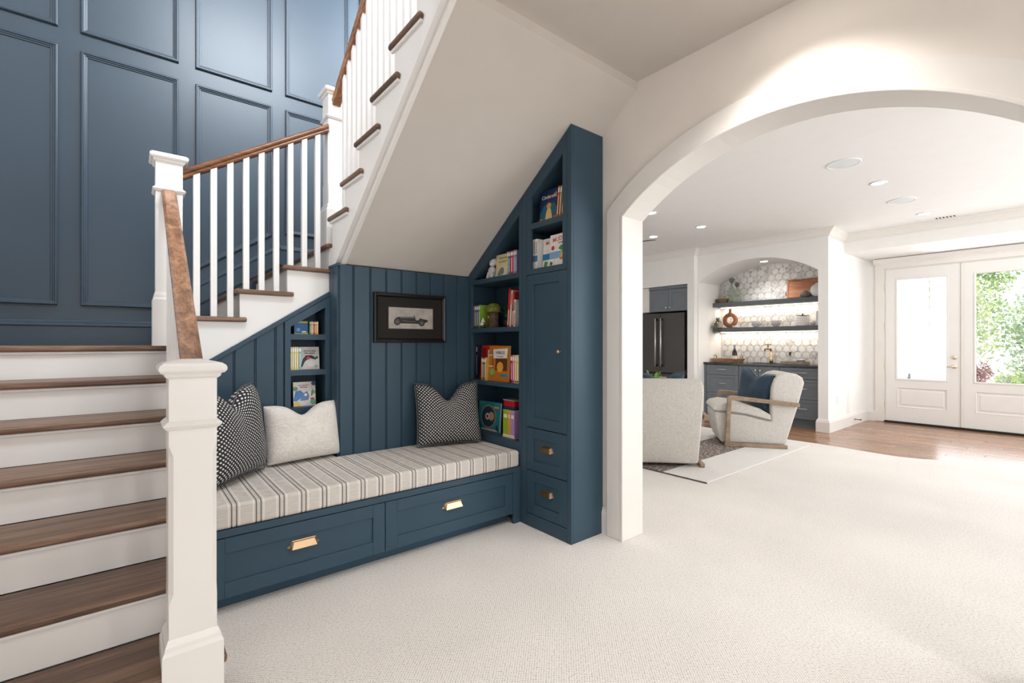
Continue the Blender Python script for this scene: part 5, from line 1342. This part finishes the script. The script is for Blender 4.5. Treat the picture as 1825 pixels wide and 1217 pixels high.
lathe_thing('small_dish', 'small flat white dish beside the ring vase', 'dish', (7.92, 3.775, ZLw), [(0.04, 0), (0.05, 0.012), (0.05, 0.028), (0.045, 0.028), (0.04, 0.012)], WB, 'dish')
t = thing('hobnail_jar', 'white hobnail jar with a dark knob lid', 'jar', (7.95, 2.768, ZLw))
build(MB().lathe((0, 0, 0), [(0.085, 0), (0.090, 0.006), (0.090, 0.140), (0.084, 0.148)], 32), 'body', WB, parent=t, local=True, smooth=True)
mb = MB()
for r_ in range(4):
    for k in range(26):
        a = 2*math.pi*(k+0.5*(r_ % 2))/26
        mb.ball((0.090*math.cos(a), 0.090*math.sin(a), 0.02+0.034*r_), 0.008, n=6, m=4)
h_ = build(mb, 'hobnail_beads', WB, parent=t, local=True); h_['kind'] = 'stuff'
build(MB().lathe((0, 0, 0), [(0.088, 0.150), (0.088, 0.157), (0.02, 0.164), (0.008, 0.168), (0.014, 0.178), (0.010, 0.188), (0.002, 0.190)], 24), 'lid', plain('dark_metal_lid', (0.035, 0.032, 0.03), 0.4), parent=t, local=True, smooth=True)
lathe_thing('small_cup', 'small grey cup right of the hobnail jar', 'cup', (7.97, 2.635, ZLw), [(0.020, 0), (0.024, 0.004), (0.038, 0.045), (0.038, 0.052), (0.034, 0.050), (0.02, 0.01)], GB, 'cup')
t = thing('cup_tower', 'ribbed white canister cut by the alcove edge', 'canister', (7.97, 2.535, ZLw))
prof = [(0.05, 0)]
for k in range(9): prof += [(0.060, 0.006+0.024*k), (0.060, 0.018+0.024*k), (0.053, 0.022+0.024*k)]
build(MB().lathe((0, 0, 0), prof, 24), 'ribbed_body', WB, parent=t, local=True)
build(MB().lathe((0, 0, 0), [(0.056, 0.216), (0.056, 0.224), (0.01, 0.228)], 24), 'lid', WB, parent=t, local=True)

# counter things
TW = wood('tray_wood', lin(120, 84, 58), lin(166, 124, 92), lin(194, 156, 124), (10, 2, 10), 0.6, rnd=False)
t = thing('wooden_tray', 'long wooden tray with metal handles on the bar counter', 'tray', (7.86, 3.875, ZT))
mb = MB().loft([[(sx*a, sy*b, z_) for sx, sy in ((-1,-1),(1,-1),(1,1),(-1,1))] for a, b, z_ in ((0.11, 0.20, 0), (0.135, 0.235, 0.062), (0.118, 0.218, 0.062), (0.095, 0.185, 0.014))])
build(mb, 'tray_body', TW, parent=t, local=True, bevel=0.004)
for s in (-1, 1):
    build(MB().tube([(-0.045, s*0.222, 0.055), (-0.04, s*0.228, 0.105), (0, s*0.226, 0.122), (0.04, s*0.228, 0.105), (0.045, s*0.222, 0.055)], 0.006, 8), 'handle', BRONZE, parent=t, local=True, smooth=True)
t = thing('wine_bottle', 'dark wine bottle with a cream label in the tray', 'bottle', (7.86, 3.762, ZT+0.0145))
build(MB().lathe((0, 0, 0), [(0.037, 0), (0.038, 0.006), (0.038, 0.150), (0.030, 0.180), (0.015, 0.205), (0.014, 0.26)], 20), 'bottle_body', plain('dark_bottle_glass', (0.012, 0.012, 0.008), 0.08), parent=t, local=True, smooth=True)
build(MB().lathe((0, 0, 0), [(0.0383, 0.03), (0.0387, 0.032), (0.0387, 0.095), (0.0383, 0.097)], 20), 'label', cm((226, 216, 196)), parent=t, local=True)
build(MB().lathe((0, 0, 0), [(0.0150, 0.215), (0.0152, 0.262), (0.0152, 0.280), (0.012, 0.281)], 16), 'foil_cap', cm((150, 146, 176)), parent=t, local=True)
FBR = plain('aged_brass_faucet', lin(172, 148, 120), 0.3, metal=1.0)
t = thing('bar_faucet', 'brass bar faucet with a cross handle', 'faucet', (8.065, 3.265, ZT))
build(MB().lathe((0, 0, 0), [(0.028, 0), (0.028, 0.06), (0.022, 0.064), (0.016, 0.066), (0.016, 0.20)], 16), 'column', FBR, parent=t, local=True, smooth=True)
build(MB().tube([(0, 0, 0.19), (-0.012, 0.006, 0.225), (-0.05, 0.03, 0.236), (-0.09, 0.055, 0.226), (-0.10, 0.062, 0.19)], [0.016, 0.017, 0.018, 0.015, 0.013], 12), 'spout', FBR, parent=t, local=True, smooth=True)
v = build(MB().lathe((-0.05, 0.03, 0.24), [(0.014, 0), (0.010, 0.02), (0.012, 0.045), (0.008, 0.055)], 12), 'valve_stem', FBR, parent=t, local=True, smooth=True)
build(MB().tube([(-0.05, -0.018, 0.302), (-0.05, 0.078, 0.302)], 0.006, 8).tube([(-0.098, 0.03, 0.302), (-0.002, 0.03, 0.302)], 0.006, 8).lathe((-0.05, 0.03, 0.294), [(0.010, 0), (0.010, 0.014)], 10), 'cross_handle', FBR, parent=t, local=True)
t = thing('rattan_tray', 'grey woven rattan tray at the right of the counter', 'tray', (7.83, 2.83, ZT))
RT = plain('grey_rattan', (0.36, 0.30, 0.25), 0.85, var=0.5, nscale=60, bump=0.9, bscale=70)
mb = MB().box(-0.10, -0.17, 0, 0.10, 0.17, 0.010).box(-0.10, -0.17, 0.010, -0.088, 0.17, 0.045).box(0.088, -0.17, 0.010, 0.10, 0.17, 0.045).box(-0.088, -0.17, 0.010, 0.088, -0.158, 0.045).box(-0.088, 0.158, 0.010, 0.088, 0.17, 0.045)
build(mb, 'woven_body', RT, parent=t, local=True, bevel=0.003)
t = thing('soap_bottle', 'clear glass bottle with a black round stopper', 'bottle', (7.85, 2.905, ZT+0.0105))
build(MB().lathe((0, 0, 0), [(0.040, 0), (0.042, 0.005), (0.042, 0.09), (0.032, 0.105), (0.012, 0.115), (0.012, 0.13)], 20), 'bottle_body', CLR, parent=t, local=True, smooth=True)
build(MB().lathe((0, 0, 0), [(0.022, 0.130), (0.022, 0.138), (0.008, 0.142), (0.014, 0.150), (0.017, 0.162), (0.010, 0.176), (0.002, 0.178)], 16), 'stopper', BLACK, parent=t, local=True, smooth=True)
t = thing('coaster_box', 'small blue and white box on the rattan tray', 'box', (7.83, 2.75, ZT+0.0105))
build(MB().box(-0.04, -0.045, 0, 0.04, 0.045, 0.052), 'box_body', cm((96, 118, 150)), parent=t, local=True, bevel=0.004)
build(MB().box(-0.043, -0.048, 0.052, 0.043, 0.048, 0.064), 'lid', cm((214, 214, 212)), parent=t, local=True, bevel=0.003)

# ------------------------------------------------------------------ rug
def rug_mat():
    m, nt, b = newmat('banded_wool_rug')
    t = nd(nt, 'ShaderNodeTexCoord'); s = nd(nt, 'ShaderNodeSeparateXYZ'); nt.links.new(t.outputs['Object'], s.inputs[0])
    n = nd(nt, 'ShaderNodeTexNoise'); n.inputs['Scale'].default_value = 1; n.inputs['Detail'].default_value = 5
    nt.links.new(objco(nt, (18, 95, 10)), n.inputs['Vector'])
    n2 = nd(nt, 'ShaderNodeTexNoise'); n2.inputs['Scale'].default_value = 120
    nt.links.new(objco(nt), n2.inputs['Vector'])
    brown = ramp(nt, n.outputs[0], [(0.40, (0.075, 0.055, 0.045, 1)), (0.52, (0.22, 0.175, 0.15, 1)), (0.64, (0.55, 0.50, 0.46, 1))])
    white = ramp(nt, n2.outputs[0], [(0.3, (0.66, 0.64, 0.61, 1)), (0.7, (0.78, 0.76, 0.74, 1))])
    # bands across Y: brown fields alternate with white
    a = nd(nt, 'ShaderNodeMath', operation='ADD'); a.inputs[1].default_value = 1.25-0.435+5*0.94
    nt.links.new(s.outputs[1], a.inputs[0])
    md = nd(nt, 'ShaderNodeMath', operation='MODULO'); md.inputs[1].default_value = 0.94
    nt.links.new(a.outputs[0], md.inputs[0])
    lt = nd(nt, 'ShaderNodeMath', operation='LESS_THAN'); lt.inputs[1].default_value = 0.50
    nt.links.new(md.outputs[0], lt.inputs[0])
    mx = nd(nt, 'ShaderNodeMix', data_type='RGBA')
    nt.links.new(lt.outputs[0], mx.inputs[0]); nt.links.new(white, mx.inputs[6]); nt.links.new(brown, mx.inputs[7])
    nt.links.new(mx.outputs[2], b.inputs['Base Color']); b.inputs['Roughness'].default_value = 0.95
    bumpn(nt, b, n2.outputs[0], 0.5, 0.004)
    return m
rg = thing('area_rug', 'white and brown banded wool rug under the lounge chairs', 'rug', (5.09, 3.345, 0.0))
build(MB().box(1.21, -1.25, 0.0005, 1.218, 1.25, 0.010), 'bound_edge', cm((70, 60, 54)), parent=rg, local=True)
build(MB().box(-1.21, -1.25, 0.0005, 1.21, 1.25, 0.013), 'pile', rug_mat(), parent=rg, local=True, bevel=0.004)
build(MB().box(-1.218, -1.25, 0.0005, -1.21, 1.25, 0.010), 'bound_edge', cm((70, 60, 54)), parent=rg, local=True)

# ------------------------------------------------------------------ lounge chairs
def boucle():
    m, nt, b = newmat('oatmeal_boucle')
    v = nd(nt, 'ShaderNodeTexVoronoi'); v.inputs['Scale'].default_value = 130
    nt.links.new(objco(nt), v.inputs['Vector'])
    n = nd(nt, 'ShaderNodeTexNoise'); n.inputs['Scale'].default_value = 60; n.inputs['Detail'].default_value = 4
    nt.links.new(objco(nt), n.inputs['Vector'])
    nt.links.new(ramp(nt, n.outputs[0], [(0.3, (0.55, 0.515, 0.47, 1)), (0.7, (0.66, 0.625, 0.58, 1))]), b.inputs['Base Color'])
    b.inputs['Roughness'].default_value = 0.95; b.inputs['Specular IOR Level'].default_value = 0.1
    bumpn(nt, b, v.outputs['Distance'], 0.5, 0.004)
    return m
BOU = boucle()
OAK = wood('grey_oak_arm', lin(112, 92, 74), lin(150, 128, 106), lin(176, 154, 132), (12, 3, 12), 0.5, rnd=False)
PIPE = plain('taupe_piping', (0.30, 0.26, 0.22), 0.9)
def lounge_chair(label, loc, rotz):
    # local: +y is the front, t runs front to back (y = -t)
    t = thing('lounge_chair', label, 'chair', loc, rotz, group='oatmeal lounge chairs')
    prof = [(-0.03,0.03),(-0.08,0.18),(-0.105,0.33),(-0.105,0.40),(0.05,0.385),(0.23,0.365),(0.40,0.325),(0.505,0.30),(0.50,0.45),(0.51,0.70),(0.54,0.80),(0.60,0.845),(0.68,0.862),(0.77,0.85),(0.83,0.81),(0.848,0.75),(0.78,0.47),(0.655,0.03)]
    build(MB().prism([(-a, b) for a, b in prof], 'x', -0.305, 0.305), 'upholstered_shell', BOU, parent=t, local=True, bevel=0.028, segs=4, smooth=True)
    cus = [(-0.115,0.405),(-0.118,0.44),(-0.08,0.480),(0.02,0.503),(0.22,0.485),(0.40,0.435),(0.50,0.375),(0.505,0.31),(0.40,0.335),(0.23,0.375),(0.05,0.395)]
    sc = build(MB().prism([(-a, b) for a, b in cus], 'x', -0.31, 0.31), 'seat_cushion', BOU, parent=t, local=True, bevel=0.022, segs=4, smooth=True)
    for s in (-1, 1):
        build(MB().tube([(s*0.311, -a, b) for a, b in ((-0.10,0.405),(0.05,0.392),(0.23,0.372),(0.40,0.332),(0.50,0.304))], 0.004, 6), 'piping', PIPE, parent=t, local=True)
    arm = [(0,0.0),(0.66,0.0),(0.66,0.042),(0.06,0.042),(0.062,0.30),(0.075,0.535),(0.09,0.545),(0.78,0.478),(0.785,0.522),(0.09,0.592),(0.05,0.588),(0.030,0.565),(0.018,0.30)]
    for s in (-1, 1):
        x0, x1 = (0.318, 0.362) if s > 0 else (-0.362, -0.318)
        build(MB().prism([(-a, b) for a, b in arm], 'x', x0, x1), 'arm_frame', OAK, parent=t, local=True, bevel=0.006)
    build(MB().box(-0.22, -0.48, 0.0, 0.22, -0.14, 0.03), 'base', plain('dark_chair_base', (0.02, 0.02, 0.02), 0.7), parent=t, local=True)
    return t
# chair 2 is seen from its side, chair 1 from behind
u = Vector((0.590, -0.807)); nrm = Vector((0.807, 0.590))
f2 = Vector((5.414, 2.71))+nrm*0.34
lounge_chair('oatmeal boucle lounge chair seen from its side on the rug', (f2.x, f2.y, 0.0135), math.atan2(0.590, 0.807))
# chair 1 faces (+.707,+.707): rear bottom edge centre around (4.06, 2.60)
b1 = Vector((4.055, 2.605)); d1 = Vector((0.707, 0.707))
f1v = b1+d1*0.66
lounge_chair('oatmeal boucle lounge chair seen from behind next to the arch jamb', (f1v.x, f1v.y, 0.0135), math.radians(-45))
VEL = plain('navy_velvet', (0.010, 0.034, 0.062), 0.75, var=0.35, nscale=9)
VEL.node_tree.nodes['Principled BSDF'].inputs['Sheen Weight'].default_value = 0.2
p2 = f2-u*-0.34
pillow('navy velvet pillow on the chair seen from its side', VEL, (f2.x+u.x*0.375-0.03, f2.y+u.y*0.375, 0.450), (math.radians(-5), math.radians(9), math.atan2(0.590, 0.807)+math.pi+math.radians(30)), 0.52, 0.45, 0.19, 0.07, 0.09, seed=11, wob=0.06)
pillow('navy velvet pillow peeking over the chair seen from behind', VEL, (f1v.x-d1.x*0.33, f1v.y-d1.y*0.33, 0.466), (math.radians(-8), 0, math.radians(-45)+math.pi), 0.50, 0.47, 0.17, 0.09, 0.09, seed=12, wob=0.1)
# side table with a fern behind chair 1
t = thing('drum_table', 'round wooden drum table carrying the bright green fern', 'table', (5.30, 3.62, 0.0135))
build(MB().lathe((0, 0, 0), [(0.30, 0.47), (0.32, 0.475), (0.32, 0.50), (0.30, 0.505)], 32), 'table_top', OAK, parent=t, local=True, smooth=False)
build(MB().lathe((0, 0, 0), [(0.22, 0), (0.24, 0.02), (0.14, 0.2), (0.20, 0.47)], 24), 'pedestal', OAK, parent=t, local=True, smooth=True)
t = thing('potted_fern', 'bright green fern showing above the nearer lounge chair', 'plant', (5.28, 3.60, 0.519))
build(MB().lathe((0, 0, 0), [(0.06, 0), (0.075, 0.01), (0.085, 0.10), (0.078, 0.105), (0.07, 0.09)], 18), 'pot', WB, parent=t, local=True, smooth=True)
rnd = random.Random(21); mb = MB()
for k in range(34):
    a = rnd.uniform(0, 2*math.pi); Lf = rnd.uniform(0.20, 0.36); e = rnd.uniform(0.5, 1.35)
    pts = [Vector((math.cos(a)*Lf*s*math.cos(e), math.sin(a)*Lf*s*math.cos(e), 0.09+Lf*(s*math.sin(e)-0.22*s*s))) for s in (0, 0.25, 0.5, 0.75, 1.0)]
    sv = Vector((-math.sin(a), math.cos(a), 0))
    for i in range(14):
        s = 0.15+0.85*i/14; q = s*4; i0 = min(3, int(q)); p = pts[i0].lerp(pts[i0+1], q-i0)
        L2 = 0.045*(1-0.75*s)
        dv = (pts[min(4, i0+1)]-pts[i0]).normalized()
        for sg in (-1, 1):
            tip = p+sv*sg*L2+dv*L2*0.6
            mb.add([p, p+dv*0.012+sv*sg*L2*0.4, tip, p-dv*0.004+sv*sg*L2*0.5], [(0,1,2,3)])
f_ = build(mb, 'fronds', plain('fern_green', (0.20, 0.38, 0.06), 0.55, var=0.3, nscale=20), parent=t, local=True); f_['kind'] = 'stuff'
